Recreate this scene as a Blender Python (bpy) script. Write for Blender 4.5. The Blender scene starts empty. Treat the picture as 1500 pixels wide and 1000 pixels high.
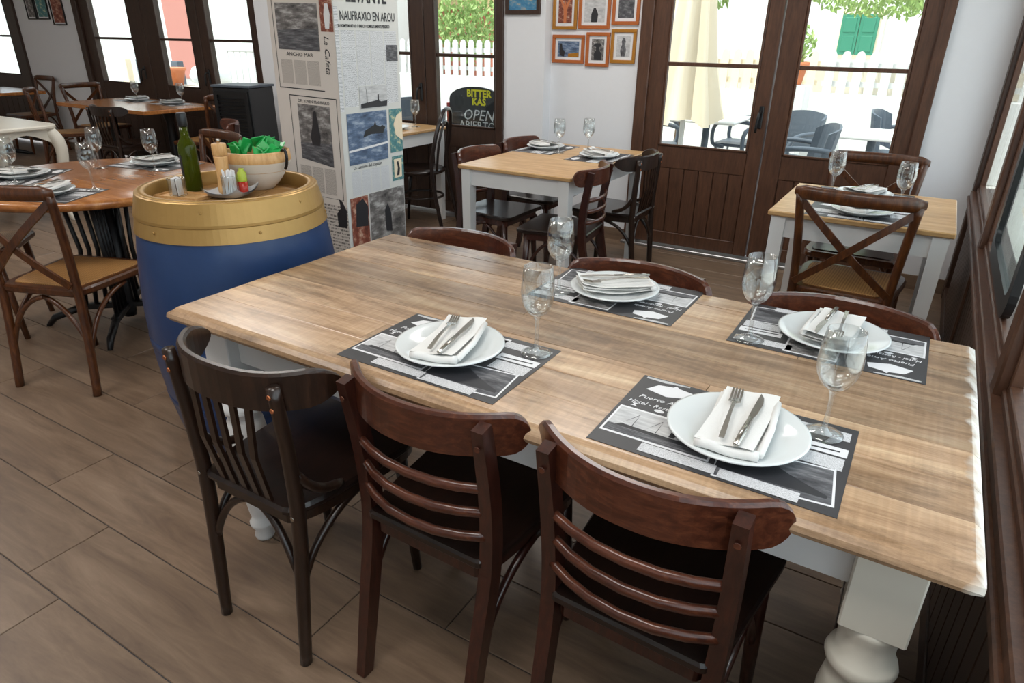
import bpy, math, random
from mathutils import Vector, Matrix, Euler
random.seed(7)
PI = math.pi
sc = bpy.context.scene
COL = sc.collection
# ---------------------------------------------------------------- camera, world, lights
H = 1.42
cd = bpy.data.cameras.new('camera'); cam = bpy.data.objects.new('camera', cd); COL.objects.link(cam)
cd.sensor_width = 36.0; cd.lens = 36.0 * 979.65 / 1500; cd.clip_start = 0.02; cd.clip_end = 200
ya, pi_, ro = math.radians(-31.0597), math.radians(24.5474), math.radians(0.7848)
F = Vector((math.sin(ya) * math.cos(pi_), math.cos(ya) * math.cos(pi_), -math.sin(pi_)))
r0 = Vector((math.cos(ya), -math.sin(ya), 0)); u0 = r0.cross(F)
r1 = math.cos(ro) * r0 + math.sin(ro) * u0; u1 = -math.sin(ro) * r0 + math.cos(ro) * u0
mw = Matrix((r1, u1, -F)).transposed().to_4x4(); mw.translation = (0, 0, H)
cam.matrix_world = mw
sc.camera = cam
w = bpy.data.worlds.new('sky'); sc.world = w; w.use_nodes = True
wb = w.node_tree.nodes['Background']
sky = w.node_tree.nodes.new('ShaderNodeTexSky'); sky.sky_type = 'HOSEK_WILKIE'; sky.turbidity = 3.5; sky.ground_albedo = 0.6
sky.sun_direction = Vector((-0.32, -0.30, 0.9)).normalized()
mixs = w.node_tree.nodes.new('ShaderNodeMix'); mixs.data_type = 'RGBA'; mixs.inputs[0].default_value = 0.6
mixs.inputs[7].default_value = (0.92, 0.96, 1.0, 1)
w.node_tree.links.new(sky.outputs[0], mixs.inputs[6]); w.node_tree.links.new(mixs.outputs[2], wb.inputs[0])
wb.inputs[1].default_value = 3.4
sd = bpy.data.lights.new('sun', 'SUN'); sd.energy = 5.5; sd.angle = 0.01; sd.color = (1, 0.96, 0.9)
so = bpy.data.objects.new('sun', sd); COL.objects.link(so); so.location = (-6, -8, 12)
so.rotation_euler = Vector((0.32, 0.30, -0.9)).to_track_quat('-Z', 'Y').to_euler()
def area(name, loc, sx, sy, power, rot=(0, 0, 0), color=(1, 0.97, 0.93)):
    d = bpy.data.lights.new(name, 'AREA'); d.shape = 'RECTANGLE'; d.size = sx; d.size_y = sy; d.energy = power; d.color = color
    o = bpy.data.objects.new(name, d); COL.objects.link(o); o.location = loc; o.rotation_euler = rot
CEIL = 2.75
for (x, y) in ((-0.6, 0.2), (-3.0, 0.2), (-5.6, 0.8), (-8.2, 1.2), (-4.6, 3.3), (-1.6, 3.4)):
    area('ceiling_fill', (x, y, CEIL - 0.03), 1.2, 0.6, 24)  # unseen area lights added under the ceiling as base fill for the interior
sc.view_settings.view_transform = 'Standard'; sc.view_settings.look = 'None'
sc.view_settings.gamma = 1.0; sc.view_settings.use_curve_mapping = False
sc.view_settings.exposure = 0.15
try: sc.cycles.use_denoising = True
except Exception: pass
# ---------------------------------------------------------------- materials
def lin(c):
    return c / 12.92 if c <= 0.04045 else ((c + 0.055) / 1.055) ** 2.4
def C(h):
    return tuple(lin(int(h[i:i + 2], 16) / 255) for i in (1, 3, 5)) + (1,)
MATS = {}
def mat(name):
    m = bpy.data.materials.new(name); m.use_nodes = True; MATS[name] = m
    return m, m.node_tree, m.node_tree.nodes['Principled BSDF']
def plain(name, col, rough=0.5, metal=0.0, spec=0.5, bump=0, bscale=60, var=0.0):
    m, t, b = mat(name)
    b.inputs['Base Color'].default_value = C(col); b.inputs['Roughness'].default_value = rough
    b.inputs['Metallic'].default_value = metal; b.inputs['Specular IOR Level'].default_value = spec
    if var or bump:
        tc = t.nodes.new('ShaderNodeTexCoord'); n = t.nodes.new('ShaderNodeTexNoise'); n.inputs['Scale'].default_value = bscale; n.inputs['Detail'].default_value = 4
        t.links.new(tc.outputs['Object'], n.inputs['Vector'])
        if var:
            h = t.nodes.new('ShaderNodeHueSaturation'); mr = t.nodes.new('ShaderNodeMapRange')
            mr.inputs[3].default_value = 1 - var; mr.inputs[4].default_value = 1 + var
            h.inputs['Color'].default_value = C(col); t.links.new(n.outputs[0], mr.inputs[0]); t.links.new(mr.outputs[0], h.inputs['Value']); t.links.new(h.outputs[0], b.inputs['Base Color'])
        if bump:
            bp = t.nodes.new('ShaderNodeBump'); bp.inputs['Strength'].default_value = bump; bp.inputs['Distance'].default_value = 0.004
            t.links.new(n.outputs[0], bp.inputs['Height']); t.links.new(bp.outputs[0], b.inputs['Normal'])
    return m
def wood(name, dark, mid, light, rough=0.4, axis=0, scale=1.0, stretch=9.0, rand=0.25, bump=0.15, coat=0.0, stain=0.0, wear=None):
    m, t, b = mat(name); N = t.nodes; L = t.links
    tc = N.new('ShaderNodeTexCoord'); oi = N.new('ShaderNodeObjectInfo')
    mp = N.new('ShaderNodeMapping'); s = [stretch * scale] * 3; s[axis] = scale; mp.inputs['Scale'].default_value = s
    ad = N.new('ShaderNodeVectorMath'); ad.operation = 'ADD'; mu = N.new('ShaderNodeMath'); mu.operation = 'MULTIPLY'; mu.inputs[1].default_value = 37.0
    L.new(oi.outputs['Random'], mu.inputs[0]); L.new(tc.outputs['Object'], ad.inputs[0]); L.new(mu.outputs[0], ad.inputs[1]); L.new(ad.outputs[0], mp.inputs['Vector'])
    n1 = N.new('ShaderNodeTexNoise'); n1.inputs['Scale'].default_value = 2.2; n1.inputs['Detail'].default_value = 10; n1.inputs['Roughness'].default_value = 0.7; n1.inputs['Distortion'].default_value = 0.6
    L.new(mp.outputs[0], n1.inputs['Vector'])
    cr = N.new('ShaderNodeValToRGB'); e = cr.color_ramp.elements; e[0].position = 0.28; e[0].color = C(dark); e[1].position = 0.72; e[1].color = C(light)
    x = cr.color_ramp.elements.new(0.5); x.color = C(mid)
    L.new(n1.outputs[0], cr.inputs[0])
    hs = N.new('ShaderNodeHueSaturation'); mr = N.new('ShaderNodeMapRange'); mr.inputs[3].default_value = 1 - rand; mr.inputs[4].default_value = 1 + rand * 0.7
    L.new(oi.outputs['Random'], mr.inputs[0]); L.new(mr.outputs[0], hs.inputs['Value']); L.new(cr.outputs[0], hs.inputs['Color'])
    out = hs.outputs[0]
    if stain:
        n2 = N.new('ShaderNodeTexNoise'); n2.inputs['Scale'].default_value = 1.0; n2.inputs['Detail'].default_value = 8; n2.inputs['Roughness'].default_value = 0.75
        mp2 = N.new('ShaderNodeMapping'); s2 = [7.0] * 3; s2[axis] = 2.2; mp2.inputs['Scale'].default_value = s2
        L.new(ad.outputs[0], mp2.inputs['Vector']); L.new(mp2.outputs[0], n2.inputs['Vector'])
        c2 = N.new('ShaderNodeValToRGB'); c2.color_ramp.elements[0].position = 0.5; c2.color_ramp.elements[0].color = (0, 0, 0, 1); c2.color_ramp.elements[1].position = 0.68; c2.color_ramp.elements[1].color = (stain, stain, stain, 1)
        L.new(n2.outputs[0], c2.inputs[0])
        mx = N.new('ShaderNodeMix'); mx.data_type = 'RGBA'; L.new(c2.outputs[0], mx.inputs[0]); L.new(out, mx.inputs[6]); mx.inputs[7].default_value = C('#4a3a2c')
        out = mx.outputs[2]
        # saw marks across the grain
        wv = N.new('ShaderNodeTexNoise'); wv.inputs['Scale'].default_value = 1.0; wv.inputs['Detail'].default_value = 2
        mp3 = N.new('ShaderNodeMapping'); s3 = [6.0] * 3; s3[axis] = 110.0; mp3.inputs['Scale'].default_value = s3
        L.new(ad.outputs[0], mp3.inputs['Vector']); L.new(mp3.outputs[0], wv.inputs['Vector'])
        m3 = N.new('ShaderNodeMapRange'); m3.inputs[1].default_value = 0.35; m3.inputs[2].default_value = 0.7; m3.inputs[3].default_value = 0.9; m3.inputs[4].default_value = 1.05
        h3 = N.new('ShaderNodeHueSaturation'); L.new(wv.outputs[0], m3.inputs[0]); L.new(m3.outputs[0], h3.inputs['Value']); L.new(out, h3.inputs['Color']); out = h3.outputs[0]
    if wear is not None:   # pale worn paint towards one end of the board (object x beyond wear)
        sx = N.new('ShaderNodeSeparateXYZ'); L.new(tc.outputs['Object'], sx.inputs[0])
        n4 = N.new('ShaderNodeTexNoise'); n4.inputs['Scale'].default_value = 25; L.new(tc.outputs['Object'], n4.inputs['Vector'])
        a4 = N.new('ShaderNodeMath'); a4.operation = 'MULTIPLY_ADD'; a4.inputs[1].default_value = 0.05; L.new(n4.outputs[0], a4.inputs[0]); L.new(sx.outputs[0], a4.inputs[2])
        m4 = N.new('ShaderNodeMapRange'); m4.inputs[1].default_value = wear; m4.inputs[2].default_value = wear + 0.02; L.new(a4.outputs[0], m4.inputs[0])
        mx4 = N.new('ShaderNodeMix'); mx4.data_type = 'RGBA'; L.new(m4.outputs[0], mx4.inputs[0]); L.new(out, mx4.inputs[6]); mx4.inputs[7].default_value = C('#dcd8d0'); out = mx4.outputs[2]
    L.new(out, b.inputs['Base Color'])
    b.inputs['Roughness'].default_value = rough
    if coat: b.inputs['Coat Weight'].default_value = coat; b.inputs['Coat Roughness'].default_value = 0.15
    if bump:
        bp = N.new('ShaderNodeBump'); bp.inputs['Strength'].default_value = bump; bp.inputs['Distance'].default_value = 0.002
        L.new(n1.outputs[0], bp.inputs['Height']); L.new(bp.outputs[0], b.inputs['Normal'])
    return m
def glass(name, tint='#ffffff', refl=1.0, base=0.04, pwr=2.0):
    m = bpy.data.materials.new(name); m.use_nodes = True; t = m.node_tree; N = t.nodes; N.clear(); L = t.links
    o = N.new('ShaderNodeOutputMaterial'); tr = N.new('ShaderNodeBsdfTransparent'); tr.inputs[0].default_value = C(tint)
    gl = N.new('ShaderNodeBsdfGlossy'); gl.inputs['Roughness'].default_value = 0.02; mx = N.new('ShaderNodeMixShader')
    lw = N.new('ShaderNodeLayerWeight'); lw.inputs[0].default_value = 0.25; mr = N.new('ShaderNodeMapRange'); mr.inputs[3].default_value = base; mr.inputs[4].default_value = refl
    L.new(lw.outputs['Facing'], mr.inputs[0])
    pw = N.new('ShaderNodeMath'); pw.operation = 'POWER'; pw.inputs[1].default_value = pwr
    L.new(mr.outputs[0], pw.inputs[0]); L.new(pw.outputs[0], mx.inputs[0]); L.new(tr.outputs[0], mx.inputs[1]); L.new(gl.outputs[0], mx.inputs[2]); L.new(mx.outputs[0], o.inputs[0])
    MATS[name] = m; return m
def paper(name, bg, ink, scale_y=260, density=0.5, photo=False, c2=None):
    """flat print: lines of small type (or a grainy picture) in the sheet's own object space, using uv"""
    m, t, b = mat(name); N = t.nodes; L = t.links
    uv = N.new('ShaderNodeTexCoord'); b.inputs['Roughness'].default_value = 0.6
    mp = N.new('ShaderNodeMapping'); L.new(uv.outputs['UV'], mp.inputs['Vector'])
    n = N.new('ShaderNodeTexNoise')
    cr = N.new('ShaderNodeValToRGB'); e = cr.color_ramp.elements
    if photo:
        mp.inputs['Scale'].default_value = (3, 7, 1); n.inputs['Scale'].default_value = 1.0; n.inputs['Detail'].default_value = 9; n.inputs['Roughness'].default_value = 0.62
        L.new(mp.outputs[0], n.inputs['Vector'])
        e[0].position = 0.3; e[0].color = C(ink); e[1].position = 0.68; e[1].color = C(bg)
        if c2: x = e.new(0.5); x.color = C(c2)
        L.new(n.outputs[0], cr.inputs[0]); L.new(cr.outputs[0], b.inputs['Base Color'])
    else:
        mp.inputs['Scale'].default_value = (40, scale_y, 1); n.inputs['Scale'].default_value = 1.0; n.inputs['Detail'].default_value = 1
        L.new(mp.outputs[0], n.inputs['Vector'])
        sx = N.new('ShaderNodeSeparateXYZ'); L.new(uv.outputs['UV'], sx.inputs[0])
        ml = N.new('ShaderNodeMath'); ml.operation = 'MULTIPLY'; ml.inputs[1].default_value = scale_y; L.new(sx.outputs[1], ml.inputs[0])
        fr = N.new('ShaderNodeMath'); fr.operation = 'FRACT'; L.new(ml.outputs[0], fr.inputs[0])
        gt = N.new('ShaderNodeMath'); gt.operation = 'GREATER_THAN'; gt.inputs[1].default_value = 0.45; L.new(fr.outputs[0], gt.inputs[0])
        e[0].position = 0.42; e[0].color = C(ink); e[1].position = 0.6; e[1].color = C(bg)
        L.new(n.outputs[0], cr.inputs[0])
        mx = N.new('ShaderNodeMix'); mx.data_type = 'RGBA'; L.new(gt.outputs[0], mx.inputs[0]); mx.inputs[6].default_value = C(bg); L.new(cr.outputs[0], mx.inputs[7])
        m2 = N.new('ShaderNodeMix'); m2.data_type = 'RGBA'; m2.inputs[0].default_value = density; m2.inputs[6].default_value = C(bg); L.new(mx.outputs[2], m2.inputs[7])
        L.new(m2.outputs[2], b.inputs['Base Color'])
    return m
def cane(name, a, bcol):
    m, t, b = mat(name); N = t.nodes; L = t.links
    tc = N.new('ShaderNodeTexCoord'); ck = N.new('ShaderNodeTexChecker'); ck.inputs['Scale'].default_value = 130; ck.inputs[1].default_value = C(a); ck.inputs[2].default_value = C(bcol)
    mp = N.new('ShaderNodeMapping'); mp.inputs['Rotation'].default_value = (0, 0, 0.78); L.new(tc.outputs['Object'], mp.inputs[0]); L.new(mp.outputs[0], ck.inputs[0])
    L.new(ck.outputs[0], b.inputs['Base Color']); b.inputs['Roughness'].default_value = 0.6
    bp = N.new('ShaderNodeBump'); bp.inputs['Strength'].default_value = 0.5; bp.inputs['Distance'].default_value = 0.002; L.new(ck.outputs[1], bp.inputs['Height']); L.new(bp.outputs[0], b.inputs['Normal'])
    return m

wood('oak_top', '#7b5d42', '#b39272', '#d6bb99', 0.25, 0, 0.8, 11, 0.3, 0.25, coat=0.2, stain=0.75)
wood('oak_top_worn', '#7b5d42', '#b39272', '#d6bb99', 0.25, 0, 0.8, 11, 0.3, 0.25, coat=0.2, stain=0.65, wear=0.903)
wood('floor_tile', '#5f4b3d', '#78624f', '#8d7662', 0.42, 0, 1.0, 7, 0.10, 0.1)
wood('chair_wood', '#220f0a', '#371a13', '#4d271b', 0.28, 2, 6, 5, 0.12, 0.05, coat=0.3)
wood('chair_rail', '#2f150d', '#4d2618', '#6d3d27', 0.28, 0, 6, 6, 0.12, 0.05, coat=0.3)
wood('old_chair_wood', '#170d08', '#25160e', '#382318', 0.32, 2, 6, 5, 0.1, 0.08, coat=0.2)
wood('seat_dark', '#110907', '#1b0f0b', '#281711', 0.3, 1, 4, 6, 0.1, 0.05, coat=0.3)
wood('cross_wood', '#2f180b', '#4f2a12', '#70421e', 0.33, 2, 5, 5, 0.12, 0.05, coat=0.2)
wood('frame_brown', '#3d2619', '#513424', '#62422e', 0.42, 2, 3, 9, 0.05, 0.05)
wood('frame_dark', '#2b1a13', '#39251a', '#453022', 0.45, 2, 3, 9, 0.05, 0.05)
wood('pine_top', '#a97c4e', '#c39a68', '#d7b484', 0.35, 0, 2, 8, 0.05, 0.05)
wood('round_top', '#7d4a24', '#a86a36', '#c78a50', 0.25, 0, 1.5, 7, 0.05, 0.05, coat=0.3)
wood('barrel_head', '#7d5a2e', '#977040', '#ab8550', 0.5, 0, 2, 8, 0.1, 0.1)
wood('light_wood', '#b98a55', '#cfa26b', '#dcb582', 0.45, 2, 8, 4, 0.05, 0.05)
plain('white_paint', '#e3e3e2', 0.35, var=0.02, bscale=8)
plain('cream_paint', '#dcd6c8', 0.35, var=0.03, bscale=8)
plain('wall_white', '#e4e5e8', 0.8, bump=0.25, bscale=25, var=0.015)
plain('wall_cream', '#d6cec6', 0.85, bump=0.2, bscale=20)
plain('ceiling_white', '#eeeeec', 0.9)
plain('barrel_blue', '#223c66', 0.3, bump=0.3, bscale=14, var=0.12)
plain('barrel_gold', '#b08b50', 0.36, metal=0.45, bump=0.1, bscale=40, var=0.06)
plain('porcelain', '#dde1e1', 0.12, spec=0.6)
plain('linen', '#e6e5e2', 0.85, bump=0.15, bscale=300)
plain('steel', '#b9b5ae', 0.22, metal=1.0)
plain('aluminium', '#b5b5b5', 0.35, metal=0.9)
plain('black_iron', '#0e0e10', 0.4)
plain('black_plastic', '#17181a', 0.35)
plain('grey_plastic', '#4b545e', 0.45)
plain('mat_black', '#3b3a3c', 0.45)
plain('print_white', '#e4e4e6', 0.5)
plain('print_black', '#2a2a2e', 0.5)
plain('print_yellow', '#e8e020', 0.5)
plain('chalk', '#d8dcde', 0.8)
plain('chalkboard', '#23262a', 0.5, var=0.15, bscale=9)
plain('red_paint', '#a03028', 0.4)
plain('frame_orange', '#b0602c', 0.4, var=0.08, bscale=20)
plain('frame_mustard', '#a8701f', 0.4, var=0.08, bscale=20)
plain('copper', '#c07850', 0.3, metal=0.8)
plain('green_sachet', '#1ea04c', 0.35)
plain('clay', '#d9d0c4', 0.6, bump=0.3, bscale=50)
plain('terracotta', '#c8764a', 0.7)
plain('ketchup', '#b02a18', 0.25)
plain('lime_label', '#a8b83c', 0.4)
plain('grey_dish', '#c9cdd1', 0.15)
plain('ext_ground', '#c4c1bb', 0.9, var=0.06, bscale=3)
plain('ext_white', '#d2d2ce', 0.9)
plain('ext_stone', '#c9bfae', 0.9, var=0.25, bscale=6, bump=0.6)
plain('ext_brick', '#b06a55', 0.9, var=0.1, bscale=8)
plain('ext_pinkdoor', '#b5796d', 0.8)
plain('ext_tile', '#b09a70', 0.9)
plain('shutter_green', '#2f7a5f', 0.6)
plain('canvas', '#e8d8bc', 0.9)
plain('leaf', '#8fa860', 0.6, var=0.35, bscale=5)
plain('flower', '#e0a828', 0.6, var=0.2, bscale=9)
plain('bark', '#6b563f', 0.9)
m, t, b = mat('bottle_green'); b.inputs['Base Color'].default_value = C('#4a5510'); b.inputs['Roughness'].default_value = 0.06; b.inputs['Transmission Weight'].default_value = 0.45; b.inputs['IOR'].default_value = 1.3
glass('clear_glass', '#fbfdfd', 1.0, 0.22, 1.6)
glass('window_glass', '#f6faf9', 0.75, 0.14)
paper('news_text', '#dfe0e2', '#6a6c72', 70, 0.9)
paper('news_text_tan', '#cdc5bd', '#56524e', 36, 0.9)
paper('mat_text', '#e2e2e4', '#4a4a4e', 60, 0.85)
paper('photo_bw', '#c8c6c4', '#2b2a2a', photo=True, c2='#74706e')
paper('photo_dark', '#8a8a8c', '#2c2c30', photo=True, c2='#57575b')
paper('photo_sky', '#d8d8d8', '#a4a4a6', photo=True)
paper('photo_sea', '#a9b6c6', '#2f3d52', photo=True, c2='#5b6f8c')
paper('photo_teal', '#d8d4a8', '#3c6f74', photo=True, c2='#4f8488')
paper('photo_brown', '#d8b8a0', '#4a2018', photo=True, c2='#8a4a38')
paper('photo_blue', '#c9b48a', '#1f5f8c', photo=True, c2='#4a88ac')
cane('cane', '#b98a52', '#8a5f30')
cane('cane_dark', '#8f7558', '#5c4630')
# ---------------------------------------------------------------- mesh helpers
class MB:
    def __init__(s): s.v = []; s.f = []; s.m = []; s.sm = []; s.uv = {}
    def add(s, vs, fs, mi=0, smooth=False):
        o = len(s.v); s.v += [tuple(v) for v in vs]
        for f in fs: s.f.append(tuple(i + o for i in f)); s.m.append(mi); s.sm.append(smooth)
        return s
    def box(s, lo, hi, mi=0, b=0.0, M=None):
        x0, y0, z0 = lo; x1, y1, z1 = hi
        if b <= 0:
            vs = [(x, y, z) for z in (z0, z1) for y in (y0, y1) for x in (x0, x1)]
            fs = [(0, 2, 3, 1), (4, 5, 7, 6), (0, 1, 5, 4), (2, 6, 7, 3), (0, 4, 6, 2), (1, 3, 7, 5)]
        else:
            b = min(b, (x1 - x0) * .49, (y1 - y0) * .49, (z1 - z0) * .49); vs = []; idx = {}
            for sx in (0, 1):
                for sy in (0, 1):
                    for sz in (0, 1):
                        c = (x1 if sx else x0, y1 if sy else y0, z1 if sz else z0); d = (-b if sx else b, -b if sy else b, -b if sz else b)
                        for a in range(3):
                            p = [c[k] + (0 if k == a else d[k]) for k in range(3)]; idx[(sx, sy, sz, a)] = len(vs); vs.append(tuple(p))
            g = lambda *k: idx[k]
            fs = []
            for a in range(3):
                o1, o2 = [k for k in range(3) if k != a]
                for sa in (0, 1):
                    q = []
                    for (p1, p2) in ((0, 0), (1, 0), (1, 1), (0, 1)):
                        k = [0, 0, 0]; k[a] = sa; k[o1] = p1; k[o2] = p2; q.append(g(k[0], k[1], k[2], a))
                    fs.append(tuple(q))
            for a in range(3):        # edges along axis a
                o1, o2 = [k for k in range(3) if k != a]
                for p1 in (0, 1):
                    for p2 in (0, 1):
                        k0 = [0, 0, 0]; k0[o1] = p1; k0[o2] = p2; k1 = list(k0); k1[a] = 1
                        fs.append((g(*k0, o1), g(*k0, o2), g(*k1, o2), g(*k1, o1)))
            for sx in (0, 1):
                for sy in (0, 1):
                    for sz in (0, 1): fs.append((g(sx, sy, sz, 0), g(sx, sy, sz, 1), g(sx, sy, sz, 2)))
        if M is not None: vs = [tuple(M @ Vector(v)) for v in vs]
        return s.add(vs, fs, mi)
    def lathe(s, prof, n=24, c=(0, 0, 0), mi=0, smooth=True, cap0=True, cap1=True, sy=1.0):
        vs = []; fs = []
        for (r, z) in prof:
            for k in range(n):
                a = 2 * PI * k / n; vs.append((c[0] + r * math.cos(a), c[1] + sy * r * math.sin(a), c[2] + z))
        for i in range(len(prof) - 1):
            for k in range(n):
                k2 = (k + 1) % n; fs.append((i * n + k, i * n + k2, (i + 1) * n + k2, (i + 1) * n + k))
        s.add(vs, fs, mi, smooth)
        o = len(s.v) - len(vs)
        if cap0: s.f.append(tuple(o + k for k in reversed(range(n)))); s.m.append(mi); s.sm.append(False)
        if cap1: s.f.append(tuple(o + (len(prof) - 1) * n + k for k in range(n))); s.m.append(mi); s.sm.append(False)
        return s
    def tube(s, path, rad, n=8, mi=0, smooth=True, flat=1.0, up=None, sq=False):
        """sweep a round (or square when sq) section; rad number or list; flat scales the second axis"""
        P = [Vector(p) for p in path]; N_ = len(P)
        if not isinstance(rad, (list, tuple)): rad = [rad] * N_
        U = Vector(up) if up else None; prev = None; vs = []
        for i in range(N_):
            t = (P[min(i + 1, N_ - 1)] - P[max(i - 1, 0)]).normalized()
            if U is not None: a = (U - t * U.dot(t)).normalized()
            elif prev is None:
                h = Vector((0, 0, 1)) if abs(t.z) < .9 else Vector((1, 0, 0)); a = (h - t * h.dot(t)).normalized()
            else: a = (prev - t * prev.dot(t)).normalized()
            prev = a; bb = t.cross(a)
            for k in range(n):
                an = 2 * PI * (k + (0.5 if sq else 0)) / n; q = 1.0
                if sq: q = 1 / max(abs(math.cos(an)), abs(math.sin(an)))
                vs.append(P[i] + a * (math.cos(an) * rad[i] * q) + bb * (math.sin(an) * rad[i] * flat * q))
        fs = [(i * n + k, i * n + (k + 1) % n, (i + 1) * n + (k + 1) % n, (i + 1) * n + k) for i in range(N_ - 1) for k in range(n)]
        fs += [tuple(reversed(range(n))), tuple((N_ - 1) * n + k for k in range(n))]
        return s.add(vs, fs, mi, smooth and not sq)
    def prism(s, poly, z0, z1, mi=0, M=None, b=0.0, smooth=False):
        n = len(poly)
        if b > 0:
            cx = sum(p[0] for p in poly) / n; cy = sum(p[1] for p in poly) / n
            sh = [((p[0] - cx) * (1 - b / max(1e-6, math.hypot(p[0] - cx, p[1] - cy))) + cx, (p[1] - cy) * (1 - b / max(1e-6, math.hypot(p[0] - cx, p[1] - cy))) + cy) for p in poly]
            lv = [(sh, z0), (poly, z0 + b), (poly, z1 - b), (sh, z1)]
        else: lv = [(poly, z0), (poly, z1)]
        vs = [(p[0], p[1], z) for (pl, z) in lv for p in pl]
        if M is not None: vs = [tuple(M @ Vector(v)) for v in vs]
        fs = [(i * n + k, i * n + (k + 1) % n, (i + 1) * n + (k + 1) % n, (i + 1) * n + k) for i in range(len(lv) - 1) for k in range(n)]
        s.add(vs, fs, mi, smooth)
        o = len(s.v) - len(vs)
        s.f.append(tuple(o + k for k in reversed(range(n)))); s.m.append(mi); s.sm.append(False)
        s.f.append(tuple(o + (len(lv) - 1) * n + k for k in range(n))); s.m.append(mi); s.sm.append(False)
        return s
    def quad(s, a, b, c, d, mi=0):
        o = len(s.f); s.add([a, b, c, d], [(0, 1, 2, 3)], mi); s.uv[o] = [(0, 0), (1, 0), (1, 1), (0, 1)]
        return s
    def ribbon(s, path, width_dir, hw, th, mi=0, thdir=None):
        """flat strip: path points, half width along width_dir, thickness th along local normal"""
        P = [Vector(p) for p in path]; W = Vector(width_dir).normalized(); vs = []; n = len(P)
        for i in range(n):
            t = (P[min(i + 1, n - 1)] - P[max(i - 1, 0)]).normalized(); nn = t.cross(W).normalized()
            h = hw[i] if isinstance(hw, (list, tuple)) else hw
            for (a, b_) in ((-1, -1), (1, -1), (1, 1), (-1, 1)): vs.append(P[i] + W * (a * h) + nn * (b_ * th / 2))
        fs = [(i * 4 + k, i * 4 + (k + 1) % 4, (i + 1) * 4 + (k + 1) % 4, (i + 1) * 4 + k) for i in range(n - 1) for k in range(4)]
        fs += [(3, 2, 1, 0), tuple((n - 1) * 4 + k for k in range(4))]
        return s.add(vs, fs, mi)
    def mesh(s, name, mats):
        me = bpy.data.meshes.new(name); me.from_pydata(s.v, [], s.f)
        for x in mats: me.materials.append(MATS[x])
        me.polygons.foreach_set('material_index', s.m); me.polygons.foreach_set('use_smooth', s.sm)
        uvl = me.uv_layers.new(name='UVMap')
        if s.uv:
            for fi, co in s.uv.items():
                for k, li in enumerate(me.polygons[fi].loop_indices): uvl.data[li].uv = co[k]
        me.update(); return me
    def build(s, name, mats, parent=None, loc=None, rot=None):
        if isinstance(mats, str): mats = [mats]
        o = bpy.data.objects.new(name, s.mesh(name, mats)); COL.objects.link(o)
        if parent is not None: o.parent = parent
        if loc: o.location = loc
        if rot: o.rotation_euler = rot
        return o
def tag(o, label=None, cat=None, group=None, kind=None):
    if label: o['label'] = label
    if cat: o['category'] = cat
    if group: o['group'] = group
    if kind: o['kind'] = kind
    return o
def thing(name, label, cat, loc=(0, 0, 0), rz=0.0, group=None):
    o = bpy.data.objects.new(name, None); COL.objects.link(o); o.location = loc; o.rotation_euler = (0, 0, rz)
    o.empty_display_size = 0.1
    return tag(o, label, cat, group)
def dup(root, loc, rz, label=None, group=None, cat=None):
    r = root.copy(); COL.objects.link(r); r.location = loc; r.rotation_euler = (0, 0, rz)
    tag(r, label, cat, group)
    for ch in root.children:
        c = ch.copy(); COL.objects.link(c); c.parent = r
        for g in ch.children:
            d = g.copy(); COL.objects.link(d); d.parent = c
    return r
def struct(name, mb, mats, parent=None):
    o = mb.build(name, mats, parent)
    if parent is None: o['kind'] = 'structure'
    return o
def bez(p0, p1, p2, p3, n=10):
    p0, p1, p2, p3 = map(Vector, (p0, p1, p2, p3)); out = []
    for i in range(n + 1):
        t = i / n; out.append(p0 * (1 - t) ** 3 + p1 * 3 * t * (1 - t) ** 2 + p2 * 3 * t * t * (1 - t) + p3 * t ** 3)
    return out
def smooth_path(pts, n=4):
    P = [Vector(p) for p in pts]; out = []
    for i in range(len(P) - 1):
        a, b, c, d = P[max(i - 1, 0)], P[i], P[i + 1], P[min(i + 2, len(P) - 1)]
        for k in range(n):
            t = k / n; out.append(0.5 * ((2 * b) + (c - a) * t + (2 * a - 5 * b + 4 * c - d) * t * t + (3 * b - a - 3 * c + d) * t ** 3))
    out.append(P[-1]); return out
def rrect(w, d, r, n=5, taper=1.0):
    """rounded rectangle outline centred at origin; taper scales the width at the -y side"""
    pts = []
    for (cx, cy, a0) in ((w / 2 - r, d / 2 - r, 0), (-w / 2 + r, d / 2 - r, PI / 2), (-w / 2 + r, -d / 2 + r, PI), (w / 2 - r, -d / 2 + r, 1.5 * PI)):
        for k in range(n + 1):
            a = a0 + PI / 2 * k / n; pts.append((cx + r * math.cos(a), cy + r * math.sin(a)))
    return [(x * (taper + (1 - taper) * (y + d / 2) / d), y) for (x, y) in pts]
def text_mesh(name, s, size, matname, parent=None, loc=(0, 0, 0), rot=(0, 0, 0), align='LEFT', xs=1.0, shear=0.0, bold=0.0, M=None):
    cu = bpy.data.curves.new(name, 'FONT'); cu.body = s; cu.size = size; cu.align_x = align; cu.shear = shear; cu.offset = bold; cu.resolution_u = 2; cu.extrude = 0.0002
    tmp = bpy.data.objects.new(name + '_tmp', cu); COL.objects.link(tmp)
    dg = bpy.context.evaluated_depsgraph_get(); me = bpy.data.meshes.new_from_object(tmp.evaluated_get(dg))
    bpy.data.objects.remove(tmp); bpy.data.curves.remove(cu)
    for v in me.vertices: v.co.x *= xs
    me.materials.clear(); me.materials.append(MATS[matname])
    o = bpy.data.objects.new(name, me); COL.objects.link(o)
    if parent is not None: o.parent = parent
    o.location = loc; o.rotation_euler = rot
    if M is not None: o.matrix_local = M
    return o
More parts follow.
